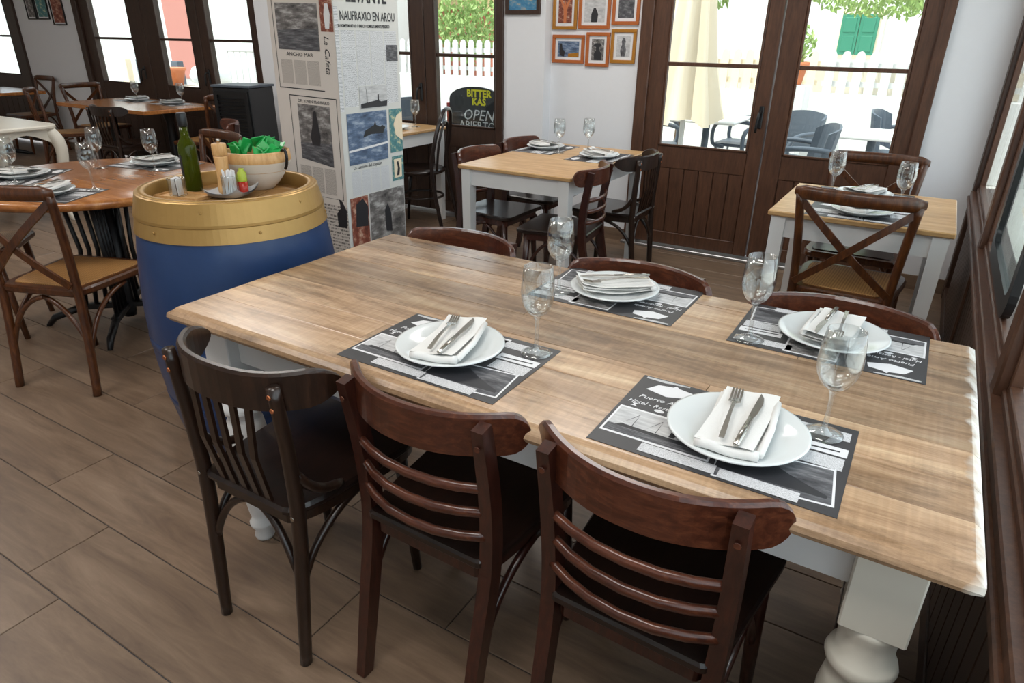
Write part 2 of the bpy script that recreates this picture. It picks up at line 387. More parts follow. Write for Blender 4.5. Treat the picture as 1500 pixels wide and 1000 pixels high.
# ---------------------------------------------------------------- the room
YW = 4.72; XR = 0.27; XL = -11.6; YB = -2.4
fl = struct('floor', MB().box((XL, YB, -0.05), (0.34, YW + 0.2, -0.004)), 'mat_black')
ROWH = 0.2385; TL = 1.233; tile_cache = {}
seam = {0: -1.94, 1: -1.084, 2: -0.805, -1: -1.765}
for k in range(-6, 18):
    y0 = 0.539 + ROWH * k; y1 = min(y0 + ROWH, YW + 0.1)
    s0 = seam.get(k, -1.9 + random.uniform(0, TL)); xs = s0 - 12 * TL
    while xs < 0.30:
        a = max(xs, XL); bx = min(xs + TL, 0.30)
        if bx - a > 0.02 and bx > -11.0:
            key = (round(bx - a, 3), round(y1 - y0, 3))
            if key not in tile_cache:
                hx, hy = key[0] / 2 - 0.0015, key[1] / 2 - 0.0015
                tile_cache[key] = MB().box((-hx, -hy, -0.012), (hx, hy, 0), 0, 0.0015).mesh('plank_tile', ['floor_tile'])
            o = bpy.data.objects.new('plank_tile', tile_cache[key]); COL.objects.link(o); o.parent = fl; o.location = ((a + bx) / 2, (y0 + y1) / 2, 0)
        xs += TL
struct('ceiling', MB().box((XL, YB, CEIL), (0.34, YW + 0.25, CEIL + 0.1)), 'ceiling_white')
struct('wall_behind', MB().box((XL, YB - 0.15, 0), (0.34, YB, CEIL)), 'wall_white')
struct('wall_left', MB().box((XL - 0.15, YB, 0), (XL, YW + 0.2, CEIL)), 'wall_cream')
T = 0.2; ZT = 2.2
wb_ = MB()
for (x0, x1, y) in ((-0.055, 0.30, YW), (-2.54, -1.846, YW), (-2.89, -2.54, 4.62), (-5.6, -4.5, 4.62), (-10.15, -8.8, YW)):
    wb_.box((x0, y, 0), (x1, YW + T, CEIL))
for (x0, x1) in ((-1.846, -0.055), (-4.5, -2.89), (-8.8, -5.6), (XL, -10.15)): wb_.box((x0, YW, ZT), (x1, YW + T, CEIL))
struct('wall_back', wb_, 'wall_white')
struct('baseboard_back', MB().box((-0.055, YW - 0.012, 0), (0.26, YW, 0.09)).box((-2.54, YW - 0.012, 0), (-1.86, YW, 0.09)).box((-2.88, 4.608, 0), (-2.54, 4.62, 0.09)).box((-10.1, YW - 0.012, 0), (-8.8, YW, 0.09)), 'floor_tile')
def leaf(root, x0, x1, px0, px1, yc, pz0, pm, fm, pk, planks=6, handle=None, pb0=0.12, pb1=0.58, top=2.12, mz=None):
    """one glazed leaf: stiles, rails, lower panel of vertical boards, pane, muntin"""
    d = 0.035; y0, y1 = yc - d, yc + d
    m = MB().box((x0, y0, 0.03), (px0, y1, top), 0, .004).box((px1, y0, 0.03), (x1, y1, top), 0, .004)
    m.box((px0, y0 + .004, 0.03), (px1, y1 - .004, pb0), 0, .003).box((px0, y0 + .004, pb1), (px1, y1 - .004, pz0), 0, .003).box((px0, y0 + .004, top - .12), (px1, y1 - .004, top), 0, .003)
    m.box((px0, y0 + .02, pb0), (px1, y1 - .006, pb1))
    # glazing bead
    for (a, b_) in (((px0, y0 - .003, pz0), (px0 + .014, y0 + .01, top - .12)), ((px1 - .014, y0 - .003, pz0), (px1, y0 + .01, top - .12)), ((px0, y0 - .003, pz0), (px1, y0 + .01, pz0 + .014))): m.box(a, b_, 0, .003)
    lf = m.build('door_leaf', fm, root)
    w_ = (px1 - px0) / planks
    for k in range(planks): MB().box((px0 + k * w_ + .003, y0 + .008, pb0), (px0 + (k + 1) * w_ - .003, y0 + .022, pb1), 0, .003).build('plank', pk, lf)
    MB().box((px0, yc - .004, pz0), (px1, yc + .004, top - .12)).build('glass_pane', 'window_glass', lf)
    if mz: MB().box((px0, y0 + .008, mz - .012), (px1, y1 - .008, mz + .012), 0, .003).build('muntin', fm, lf)
    if handle:
        hx, hz = handle
        h = MB().box((hx - .014, y0 - .012, hz - .07), (hx + .014, y0, hz + .07), 0, .005)
        h.tube(bez((hx, y0 - .01, hz + .03), (hx, y0 - .06, hz + .05), (hx - .01, y0 - .055, hz), (hx - .01, y0 - .05, hz - .09), 8), .009, 8)
        h.build('handle', 'black_plastic', lf)
    return lf
def jambs(root, x0, x1, i0, i1, y0, y1, fm):
    MB().box((x0, y0, 0), (i0, y1, ZT), 0, .005).build('jamb', fm, root); MB().box((i1, y0, 0), (x1, y1, ZT), 0, .005).build('jamb', fm, root)
    MB().box((i0, y0, 2.13), (i1, y1, ZT), 0, .005).build('head', fm, root)
d1 = thing('door_1', None, None); d1['kind'] = 'structure'
jambs(d1, -1.85, -0.05, -1.765, -0.112, YW - .03, YW + .12, 'frame_brown')
leaf(d1, -1.772, -0.945, -1.655, -1.035, YW + .03, 0.73, 'x', 'frame_brown', 'frame_brown', 6, (-0.985, 0.96), mz=1.262)
leaf(d1, -0.935, -0.108, -0.815, -0.197, YW + .03, 0.73, 'x', 'frame_brown', 'frame_brown', 6, None, mz=1.262)
MB().box((-1.86, YW - .06, 0.0), (-0.05, YW + .06, 0.022), 0, .004).build('threshold', 'aluminium', d1)
d2 = thing('door_2', None, None); d2['kind'] = 'structure'
jambs(d2, -4.5, -2.885, -4.43, -2.955, 4.60, 4.74, 'frame_dark')
leaf(d2, -4.42, -3.645, -4.31, -3.78, 4.66, 0.745, 'x', 'frame_dark', 'frame_dark', 5, (-3.69, 0.99), mz=1.28)
leaf(d2, -3.64, -2.96, -3.545, -2.965 - .0, 4.66, 0.745, 'x', 'frame_dark', 'frame_dark', 6, None, mz=1.275)
MB().box((-4.5, 4.58, 0.0), (-2.885, 4.72, 0.02), 0, .004).build('threshold', 'aluminium', d2)
d3 = thing('window_1', None, None); d3['kind'] = 'structure'
jambs(d3, -8.8, -5.6, -8.7, -5.7, YW - .03, YW + .12, 'frame_dark')
for (a, b_, c_, d_, hd) in ((-8.69, -7.525, -8.52, -7.76, (-7.64, 1.0)), (-7.515, -6.59, -7.28, -6.72, None), (-6.58, -5.71, -6.46, -5.79, (-6.53, 1.0))):
    leaf(d3, a, b_, c_, d_, YW + .03, 0.87, 'x', 'frame_dark', 'frame_dark', 6, hd, mz=1.34)
d4 = thing('door_3', None, None); d4['kind'] = 'structure'
jambs(d4, XL, -10.15, -11.5, -10.28, YW - .03, YW + .12, 'frame_dark')
leaf(d4, -11.49, -10.29, -11.35, -10.42, YW + .03, 0.87, 'x', 'frame_dark', 'frame_dark', 6, None, mz=1.34)
# right wall: board wainscot, sill rail, posts and panes
wr = MB().box((0.285, YB, 0), (0.34, YW + T, 0.60)).box((0.27, YB, 2.2), (0.34, YW + T, CEIL))
WR = struct('wall_right', wr, 'frame_dark')
pw = 0.083
for k in range(46):
    y0 = 0.55 + k * pw
    if y0 + pw > 4.6: break
    MB().box((0.268, y0 + .0025, 0.08), (0.287, y0 + pw - .0025, 0.60), 0, .003).build('plank', 'frame_dark', WR)
MB().box((0.262, YB, 0), (0.287, 4.62, 0.08), 0, .003).build('bottom_rail', 'frame_dark', WR)
w2 = thing('window_2', None, None); w2['kind'] = 'structure'
MB().box((0.24, YB, 0.60), (0.262, 4.62, 0.625), 0, .004).box((0.25, YB, 0.622), (0.375, 4.62, 0.655), 0, .004).box((0.275, YB, 0.65), (0.37, 4.62, 0.675), 0, .004).build('sill', 'frame_brown', w2)
for (y0, y1) in ((4.60, 4.72), (3.25, 3.33), (1.80, 1.88), (0.35, 0.43), (-1.1, -1.02)):
    MB().box((0.258, y0, 0), (0.298, y1, 2.2), 0, .006).build('post', 'frame_brown' if y0 < 4 else 'frame_dark', w2)
for (y0, y1) in ((3.33, 4.60), (1.88, 3.25), (0.43, 1.80), (-1.02, 0.35), (YB, -1.1)):
    MB().box((0.300, y0, 0.675), (0.305, y1, 2.2)).build('glass_pane', 'window_glass', w2)
    MB().box((0.282, y0, 0.672), (0.31, y0 + .02, 2.2), 0, .003).box((0.282, y1 - .02, 0.672), (0.31, y1, 2.2), 0, .003).box((0.282, y0 + .02, 0.672), (0.31, y1 - .02, 0.695), 0, .003).build('sash', 'frame_brown', w2)
# ---------------------------------------------------------------- outside
struct('ground', MB().box((-40, YW + T, -0.12), (30, 60, -0.03)).box((0.34, YB - 10, -0.12), (30, YW + T, -0.03)), 'ext_ground')
def fence(label, x0, x1, y, z0, z1, mname, step=0.15):
    f = thing('picket_fence', label, 'fence', ((x0 + x1) / 2, y, z0)); hw_ = (x1 - x0) / 2
    MB().box((-hw_, .015, .08), (hw_, .04, .14)).box((-hw_, .015, z1 - z0 - .18), (hw_, .04, z1 - z0 - .12)).build('fence_rail', mname, f)
    n = int((x1 - x0) / step); base = None
    for k in range(n):
        if base is None:
            w_ = .048; h_ = z1 - z0
            base = MB().prism([(-w_, 0), (w_, 0), (w_, h_ - .05), (w_ * .6, h_ - .012), (0, h_), (-w_ * .6, h_ - .012), (-w_, h_ - .05)], -.01, .012, 0, Matrix.Rotation(PI / 2, 4, 'X')).mesh('picket', [mname])
        o = bpy.data.objects.new('picket', base); COL.objects.link(o); o.parent = f; o.location = (-hw_ + (k + .5) * step, 0, 0)
    return f
tag(MB().box((-9.5, 9.15, -0.03), (3.5, 9.4, 0.84), 0, .01).build('garden_wall', 'ext_white'), 'low white rendered wall under the picket fences outside', 'wall')
tag(MB().box((-4, 11.9, -.03), (6, 12.3, 1.1), 0, .02).build('stone_wall', 'ext_stone'), 'beige stone wall far behind the right-hand picket fences', 'wall')
fence('natural wooden picket fence outside the left door leaf', -3.6, -1.35, 9.25, 0.84, 1.31, 'canvas')
fence('white picket fence outside the right door leaf', -1.3, 1.8, 9.25, 0.84, 1.31, 'ext_white')
fence('white picket fence outside the window beside the pillar', -7.8, -3.8, 9.25, 0.84, 1.36, 'ext_white')
hs = thing('house', 'white house with green shutters across the terrace', 'house', (-2, 18.5, -0.03))
MB().box((-5, 0, 0), (8, 6, 7)).build('wall', 'ext_white', hs)
for sx in (-0.39, 0.0):
    q = MB().box((sx, -.1, 1.15), (sx + .38, -.02, 2.0), 0, .01); q.box((sx + .06, -.115, 1.22), (sx + .32, -.09, 1.55), 0, .01).box((sx + .06, -.115, 1.62), (sx + .32, -.09, 1.93), 0, .01)
    q.build('shutter', 'shutter_green', hs)
MB().box((-.5, -.05, 1.08), (.5, .0, 2.08)).build('window_surround', 'canvas', hs)
hb = thing('house', 'red brick house with ochre roof seen behind the fence', 'house', (-11.6, 17, -0.03))
MB().box((-2.0, 0, 0), (1.6, 5, 2.1)).build('wall', 'ext_brick', hb); MB().prism([(-2.3, 2.1), (1.9, 2.1), (1.9, 2.3), (-0.2, 2.9), (-2.3, 2.3)], -5.2, .3, 0, Matrix.Rotation(PI / 2, 4, 'X')).build('roof', 'ext_tile', hb)
hp = thing('house', 'pale house with pinkish doors beyond the left window', 'house', (-19, 11.5, -0.03))
MB().box((-7, 0, 0), (6, 5, 6)).build('wall', 'ext_white', hp)
for k, x in enumerate((-5.2, -2.9, 1.7)): MB().box((x, -.06, .35), (x + 1.15, -.005, 3.2), 0, .02).build('door_panel', 'ext_pinkdoor', hp)
sw = thing('stone_wall', 'low rubble stone wall with slab top beyond the left window', 'wall', (-10.6, 7.3, -0.03))
MB().box((-1.5, 0, 0), (1.3, .4, 0.50)).build('core', 'ext_stone', sw); MB().box((-1.6, -.06, .50), (1.4, .46, .60), 0, .01).build('slab', 'ext_stone', sw)
for k in range(44):
    x = -1.45 + (k % 11) * .255; z = .06 + (k // 11) * .115
    MB().lathe([(.0, -.045), (.06, -.04), (.085, 0), (.06, .04), (.0, .045)], 7, (x + random.uniform(-.04, .04), -.005, z + random.uniform(-.01, .01)), 0, True, False, False, sy=.4).build('stone', 'ext_stone', sw)
tag(MB().lathe([(0, 0), (.16, .01), (.30, .10), (.33, .2), (.27, .32), (.12, .38), (0, .39)], 24, (0, 0, 0), 0, True, False, False).build('ceramic_ornament', 'porcelain', None, (-10.35, 7.5, .57)), 'round white glazed ornament on the stone wall slab', 'ornament')
tag(MB().lathe([(.13, 0), (.19, .24), (.21, .24), (.21, .29), (.18, .29)], 20, (0, 0, 0), 0, True, True, True).build('plant_pot', 'terracotta', None, (-11.35, 7.5, .57)), 'terracotta pot left of the white ornament on stone wall', 'pot')
rl = thing('garden_railing', 'white arched metal railing beyond the left window', 'railing', (-10.2, 8.6, -0.03))
arc = [(-1.1 + 2.4 * k / 14, 0, .65 + .5 * math.sin(PI / 2 * min(1, (14 - k) / 9))) for k in range(15)]
MB().tube(arc, .025, 6).build('top_rail', 'ext_white', rl)
for k in range(0, 15): MB().tube([(arc[k][0], 0, 0), arc[k]], .014, 6).build('baluster', 'ext_white', rl)
for k in range(4): tag(MB().box((-.11, -.06, 0), (.11, .06, .95), 0, .01).build('post', 'grey_plastic' if k % 2 else 'canvas', None, (-13.9 + k * .55, 8.2, -.03)), ('grey' if k % 2 else 'cream') + ' upright board outside the left window, ' + ('first', 'second', 'third', 'fourth')[k] + ' from the left', 'post', 'boards outside the left window')
def tree(name, label, loc, h, rx, rz_, n, leafm='leaf', ls=.09, cat='tree', trunk=True, seed=1):
    R_ = random.Random(seed); tr = thing(name, label, cat, loc)
    if trunk: MB().tube([(0, 0, 0), (.03, 0, h * .5), (0, 0, h)], [.06, .045, .03], 7).build('trunk', 'bark', tr)
    m = MB()
    for i in range(n):
        while True:
            p = Vector((R_.uniform(-1, 1), R_.uniform(-1, 1), R_.uniform(-1, 1)))
            if p.length < 1: break
        p = Vector((p.x * rx, p.y * rx, h + p.z * rz_)); q = Euler((R_.uniform(0, 6), R_.uniform(0, 6), R_.uniform(0, 6))).to_matrix()
        m.add([p + q @ Vector(v) * ls for v in ((-.5, 0, 0), (0, -.28, .08), (.6, 0, 0), (0, .28, .08))], [(0, 1, 2, 3)])
    o = m.build('foliage', leafm, tr); o['kind'] = 'stuff'; return tr
tree('garden_tree', 'leafy green tree beyond the white fence outside the window', (-6.9, 9.9, -.03), 1.55, .62, .55, 1500, seed=3)
tree('climbing_vine', 'green vine hanging above the green shutters outside', (-.75, 10.6, -.03), 2.15, 1.25, .45, 2600, trunk=False, seed=4)
tree('hanging_plant', 'bushy plant beside the folded parasol outside', (-2.45, 7.6, -.03), 1.95, .42, .35, 700, seed=5)
tree('flower_bush', 'yellow flowering bush behind the chalkboard sign', (-3.65, 6.0, -.03), .62, .3, .26, 600, 'flower', .07, 'bush', seed=6)
tag(MB().box((-.17, -.17, 0), (.17, .17, .98), 0, .01).build('plinth', 'ext_white', None, (-1.52, 8.75, -.03)), 'square white plinth under the terracotta pot outside', 'plinth')
tree('potted_plant', 'small leafy plant in terracotta pot on white plinth outside', (-1.52, 8.75, .95), .42, .16, .2, 160, 'leaf', .07, 'plant', seed=8)
MB().lathe([(.08, 0), (.12, .2), (.135, .2), (.135, .24), (.11, .24)], 18).build('pot', 'terracotta', bpy.data.objects['potted_plant'])
lp = MB().tube([(0, 0, 0), (0, 0, 3.6)], .045, 8); tag(lp.build('lamp_post', 'ext_white', None, (-6.15, 10.3, -.03)), 'slim white post behind the white fence outside', 'post')
# folded parasol
pr = thing('parasol', 'folded cream canvas parasol outside the left door leaf', 'parasol', (-2.0, 6.3, -0.03))
MB().tube([(0, 0, 0), (0, 0, 2.7)], .022, 10).build('pole', 'ext_white', pr); MB().lathe([(.25, 0), (.25, .05), (.05, .09)], 24).build('base', 'grey_plastic', pr)
cv = []; NF = 32
prof = [(.30, .74), (.27, .9), (.21, 1.2), (.15, 1.7), (.09, 2.3), (.03, 2.68)]
m = MB(); vs = []
for (r, z) in prof:
    for k in range(NF):
        a = 2 * PI * k / NF; rr = r * (1 + (.22 if k % 4 < 2 else -.15)); vs.append((rr * math.cos(a), rr * math.sin(a), z + (.06 if (k % 8 < 4 and z < .8) else 0)))
m.add(vs, [(i * NF + k, i * NF + (k + 1) % NF, (i + 1) * NF + (k + 1) % NF, (i + 1) * NF + k) for i in range(len(prof) - 1) for k in range(NF)], 0, True)
m.build('canopy', 'canvas', pr)
# outdoor armchairs and tables
def patio_chair(label, loc, rz, first=[None]):
    if first[0]: return dup(first[0], loc, rz, label)
    c = thing('patio_chair', label, 'chair', loc, rz, 'grey plastic armchairs on the terrace'); first[0] = c
    MB().prism(rrect(.46, .44, .06), .42, .45).build('seat', 'grey_plastic', c)
    bk = MB(); 
    bk.ribbon(smooth_path([(-.24, -.16, .62), (-.2, -.25, .66), (0, -.28, .68), (.2, -.25, .66), (.24, -.16, .62)], 3), (0, -.15, 1), .17, .02)
    bk.build('backrest', 'grey_plastic', c)
    for s_ in (-1, 1):
        MB().tube(smooth_path([(s_ * .24, -.22, .66), (s_ * .28, 0, .68), (s_ * .28, .2, .64), (s_ * .26, .22, .45), (s_ * .25, .1, .42)], 4), .02, 8).build('armrest', 'grey_plastic', c)
        for y in (-.2, .2): MB().tube([(s_ * .2, y, .42), (s_ * .24, y * 1.15, 0)], .016, 8).build('leg', 'aluminium', c)
    return c
patio_chair('grey plastic armchair nearest the right door pane', (-0.95, 6.0, -.03), 1.9)
patio_chair('grey plastic armchair facing away at the right edge outside', (-0.25, 7.7, -.03), -1.7)
patio_chair('grey plastic armchair beyond the nearest one outside right pane', (-1.2, 6.85, -.03), 2.6)
patio_chair('grey plastic armchair under the folded parasol, left', (-2.45, 6.9, -.03), -1.2)
patio_chair('grey plastic armchair right of the folded parasol', (-1.75, 7.6, -.03), 1.5)
patio_chair('grey plastic armchair outside the narrow pane beside the pillar', (-5.0, 6.2, -.03), .6)
for (x, y, lb) in ((-2.0, 7.1, 'white square patio table behind the folded parasol'), (-0.45, 6.75, 'white square patio table between the armchairs at right')):
    t_ = thing('patio_table', lb, 'table', (x, y, -.03)); MB().box((-.36, -.36, .70), (.36, .36, .73), 0, .01).build('tabletop', 'ext_white', t_)
    MB().tube([(0, 0, .03), (0, 0, .70)], .035, 10).build('column', 'grey_plastic', t_); MB().lathe([(.24, 0), (.24, .02), (.05, .05)], 20).build('base', 'grey_plastic', t_)
# chalkboard sign
cs = thing('chalkboard_sign', 'black pavement chalkboard reading OPEN outside the window', 'sign', (-3.62, 5.32, -.03), 0)
bw = .29; pts = [(-bw, 0), (bw, 0), (bw, .92)] + [(bw * math.cos(a) , .92 + .11 * math.sin(a)) for a in [PI * k / 12 for k in range(1, 12)]] + [(-bw, .92)]
MB().prism(pts, -.012, .012, 0, Matrix.Rotation(PI / 2, 4, 'X')).build('board', 'chalkboard', cs)
MB().box((-bw - .03, -.02, 0), (-bw, .02, .88), 0, .004).build('side_frame', 'red_paint', cs)
RX = (PI / 2, 0, 0)
text_mesh('lettering', 'BITTER', .085, 'print_yellow', cs, (.04, -.014, .945), RX, 'CENTER', bold=.003)
text_mesh('lettering', 'KAS', .085, 'print_yellow', cs, (.04, -.014, .875), RX, 'CENTER', bold=.003)
text_mesh('lettering', 'OPEN', .13, 'chalk', cs, (.03, -.014, .745), RX, 'CENTER', shear=.25)
text_mesh('lettering', 'ABIERTO', .10, 'chalk', cs, (.02, -.014, .665), RX, 'CENTER')
# black rounded frame standing in the right window
bf = thing('black_framed_panel', 'black rounded frame with glass standing against the right window', 'frame', (0.288, 2.62, .697), 0)
o_ = rrect(.86, .62, .09, 6); i_ = rrect(.74, .50, .05, 6); m = MB(); n_ = len(o_)
Mx = Matrix(((0, 0, 1, 0), (1, 0, 0, 0), (0, 1, 0, .31), (0, 0, 0, 1)))
vs = [tuple(Mx @ Vector((p[0], p[1], z))) for z in (-.011, .011) for pl in (o_, i_) for p in pl]
fs = []
for k in range(n_):
    k2 = (k + 1) % n_; fs += [(k, k2, n_ + k2, n_ + k), (2 * n_ + k, 3 * n_ + k, 3 * n_ + k2, 2 * n_ + k2), (k, 2 * n_ + k, 2 * n_ + k2, k2), (n_ + k, n_ + k2, 3 * n_ + k2, 3 * n_ + k)]
m.add(vs, fs); m.build('frame', 'black_plastic', bf)
MB().prism(i_, -.002, .002, 0, Mx).build('glass', 'window_glass', bf)
# ---------------------------------------------------------------- main table
TX0, TX1, TY0, TY1, TZ = -1.596, 0.197, 0.908, 1.809, 0.768
tcx, tcy = (TX0 + TX1) / 2, (TY0 + TY1) / 2; LX, LY = TX1 - TX0, TY1 - TY0
mt = thing('dining_table', 'large rustic dining table with plank top and white turned legs', 'table', (tcx, tcy, 0))
rows = [0.135, 0.105, 0.115, 0.12, 0.11, 0.115, 0.10, 0.101]; sc_ = LY / sum(rows); y = -LY / 2
splits = {0: [], 1: [-.35], 2: [.42], 3: [], 4: [-.1], 5: [.55], 6: [.12, .62], 7: [-.3]}
for k, wd in enumerate(rows):
    wd *= sc_; y0, y1 = y, y + wd; y = y1
    xs = [-LX / 2] + splits[k] + [LX / 2]
    for j in range(len(xs) - 1):
        x0, x1 = xs[j] + (.0006 if j else 0), xs[j + 1] - (.0006 if j < len(xs) - 2 else 0)
        t0, t1 = TZ - .034, TZ - random.uniform(0, .0008)
        if k == 0: sec = [(y0 + .012, t0), (y1 - .0006, t0), (y1 - .0006, t1), (y0 + .026, t1), (y0 + .012, t1 - .004), (y0 + .003, t1 - .012), (y0, t0 + .012), (y0 + .003, t0 + .004)]
        elif k == len(rows) - 1: sec = [(y0 + .0006, t0), (y1 - .012, t0), (y1 - .003, t0 + .004), (y1, t0 + .012), (y1 - .003, t1 - .012), (y1 - .012, t1 - .004), (y1 - .026, t1), (y0 + .0006, t1)]
        else: sec = [(y0 + .0006, t0), (y1 - .0006, t0), (y1 - .0006, t1 - .0015), (y1 - .0025, t1), (y0 + .0025, t1), (y0 + .0006, t1 - .0015)]
        m = MB(); n = len(sec); xx = [(x0, .014 if j == 0 else 0), (x0 + .014, 0), (x1 - .014, 0), (x1, .014 if j == len(xs) - 2 else 0)]
        vs = []
        for (x, dz) in xx:
            for (yy, z) in sec:
                if dz: z = min(max(z, t0 + .008), t1 - .010)
                vs.append((x, yy, z))
        fs = [(i * n + q, (i + 1) * n + q, (i + 1) * n + (q + 1) % n, i * n + (q + 1) % n) for i in range(3) for q in range(n)] + [tuple(range(n)), tuple(3 * n + q for q in reversed(range(n)))]
        m.add(vs, fs); m.build('plank', 'oak_top_worn' if j == len(xs) - 2 else 'oak_top', mt)
ap = TZ - .034
ins = .075
MB().box((-LX / 2 + ins + .05, -LY / 2 + ins + .012, ap - .115), (LX / 2 - ins - .05, -LY / 2 + ins + .034, ap)).box((-LX / 2 + ins + .05, LY / 2 - ins - .034, ap - .115), (LX / 2 - ins - .05, LY / 2 - ins - .012, ap)) \
    .box((-LX / 2 + ins + .012, -LY / 2 + ins + .05, ap - .115), (-LX / 2 + ins + .034, LY / 2 - ins - .05, ap)).box((LX / 2 - ins - .034, -LY / 2 + ins + .05, ap - .115), (LX / 2 - ins - .012, LY / 2 - ins - .05, ap)).build('apron', 'white_paint', mt)
legp = [(.026, 0), (.030, .012), (.024, .03), (.036, .05), (.038, .062), (.028, .075), (.033, .1), (.046, .2), (.054, .32), (.056, .38), (.05, .42), (.042, .44), (.054, .452), (.058, .465), (.054, .478), (.045, .488), (.045, .53), (.05, .545), (.05, .56)]
for sx in (-1, 1):
    for sy in (-1, 1):
        cx, cy = sx * (LX / 2 - ins - .028), sy * (LY / 2 - ins - .028)
        lg = MB().lathe(legp, 28, (cx, cy, 0)).box((cx - .05, cy - .05, .556), (cx + .05, cy + .05, ap), 0, .003)
        lg.build('leg', 'cream_paint' if sx > 0 else 'white_paint', mt)
# ---------------------------------------------------------------- chairs
def seat_poly(wf, wbk, d, y0, r=.07):
    p = rrect(1.0, d, r, 5); out = []
    for (x, yy) in p:
        t_ = (yy + d / 2) / d; out.append((x * (wbk + (wf - wbk) * t_), yy + y0 + d / 2))
    return out
def ladder_chair(label, loc, rz, group):
    c = thing('dining_chair', label, 'chair', loc, rz, group)
    st = MB().prism(seat_poly(.42, .33, .40, -.175), .432, .456, 0, None, .006)
    st.build('seat', 'seat_dark', c)
    MB().prism(seat_poly(.385, .30, .35, -.16), .395, .432).build('seat_frame', 'chair_wood', c)
    for s_ in (-1, 1):
        pth = smooth_path([(s_ * .153, -.232, 0), (s_ * .156, -.192, .2), (s_ * .161, -.150, .42), (s_ * .165, -.155, .6), (s_ * .167, -.186, .785)], 4)
        MB().tube(pth, [.0125 + .003 * math.sin(PI * i / (len(pth) - 1)) for i in range(len(pth))], 4, 0, False, 1.25, (1, 0, 0), True).build('back_leg', 'chair_wood', c)
        MB().tube([(s_ * .165, .165, .43), (s_ * .172, .178, .2), (s_ * .178, .188, 0)], [.019, .017, .013], 10).build('front_leg', 'chair_wood', c)
        MB().tube(bez((s_ * .158, -.195, .16), (s_ * .160, -.155, .32), (s_ * .168, -.08, .385), (s_ * .17, .04, .40), 9), .010, 7).build('side_brace', 'chair_wood', c)
        MB().tube(bez((s_ * .172, .172, .2), (s_ * .168, .12, .34), (s_ * .165, .06, .385), (s_ * .16, .0, .40), 7), .009, 7).build('side_brace', 'chair_wood', c)
    def arc_(hw, yc, ye, n=28): return [(hw * math.sin(PI / 2 * (2 * i / n - 1)), yc + (ye - yc) * (abs(math.sin(PI / 2 * (2 * i / n - 1))) ** 2.2), 0) for i in range(n + 1)]
    a = arc_(.222, -.222, -.118)
    # top rail: a bent board with rounded ends
    m = MB(); vs = []; n = len(a)
    for i, p in enumerate(a):
        e = abs(p[0]) / .222; hh = .043 * (1 if e < .86 else math.sqrt(max(.004, 1 - ((e - .86) / .1402) ** 2))); zc = .755
        t_ = Vector(a[min(i + 1, n - 1)]) - Vector(a[max(i - 1, 0)]); nn = Vector((-t_.y, t_.x, 0)).normalized() * .009
        for (q, z) in ((-1, -hh), (-1, hh * .85), (-.5, hh), (.5, hh), (1, hh * .85), (1, -hh)): vs.append((p[0] + nn.x * q, p[1] + nn.y * q + .012, zc + z))
    k6 = 6; fs = [(i * k6 + q, i * k6 + (q + 1) % k6, (i + 1) * k6 + (q + 1) % k6, (i + 1) * k6 + q) for i in range(n - 1) for q in range(k6)] + [tuple(reversed(range(k6))), tuple((n - 1) * k6 + q for q in range(k6))]
    m.add(vs, fs); m.build('top_rail', 'chair_rail', c)
    for z, s_ in ((.635, 1.0), (.575, .99), (.515, .98)):
        b_ = [(p[0], p[1], z) for p in arc_(.158, -.205, -.160 if z < .6 else -.166, 8)]
        MB().tube(b_, .0115, 8, 0, True, .75).build('back_slat', 'chair_rail', c)
    for s_ in (-1, 1): MB().lathe([(.006, 0), (.006, .002)], 8, (0, 0, 0)).build('screw_cap', 'chair_rail', c, (s_ * .167, -.199, .745), (PI / 2, 0, 0))
    return c
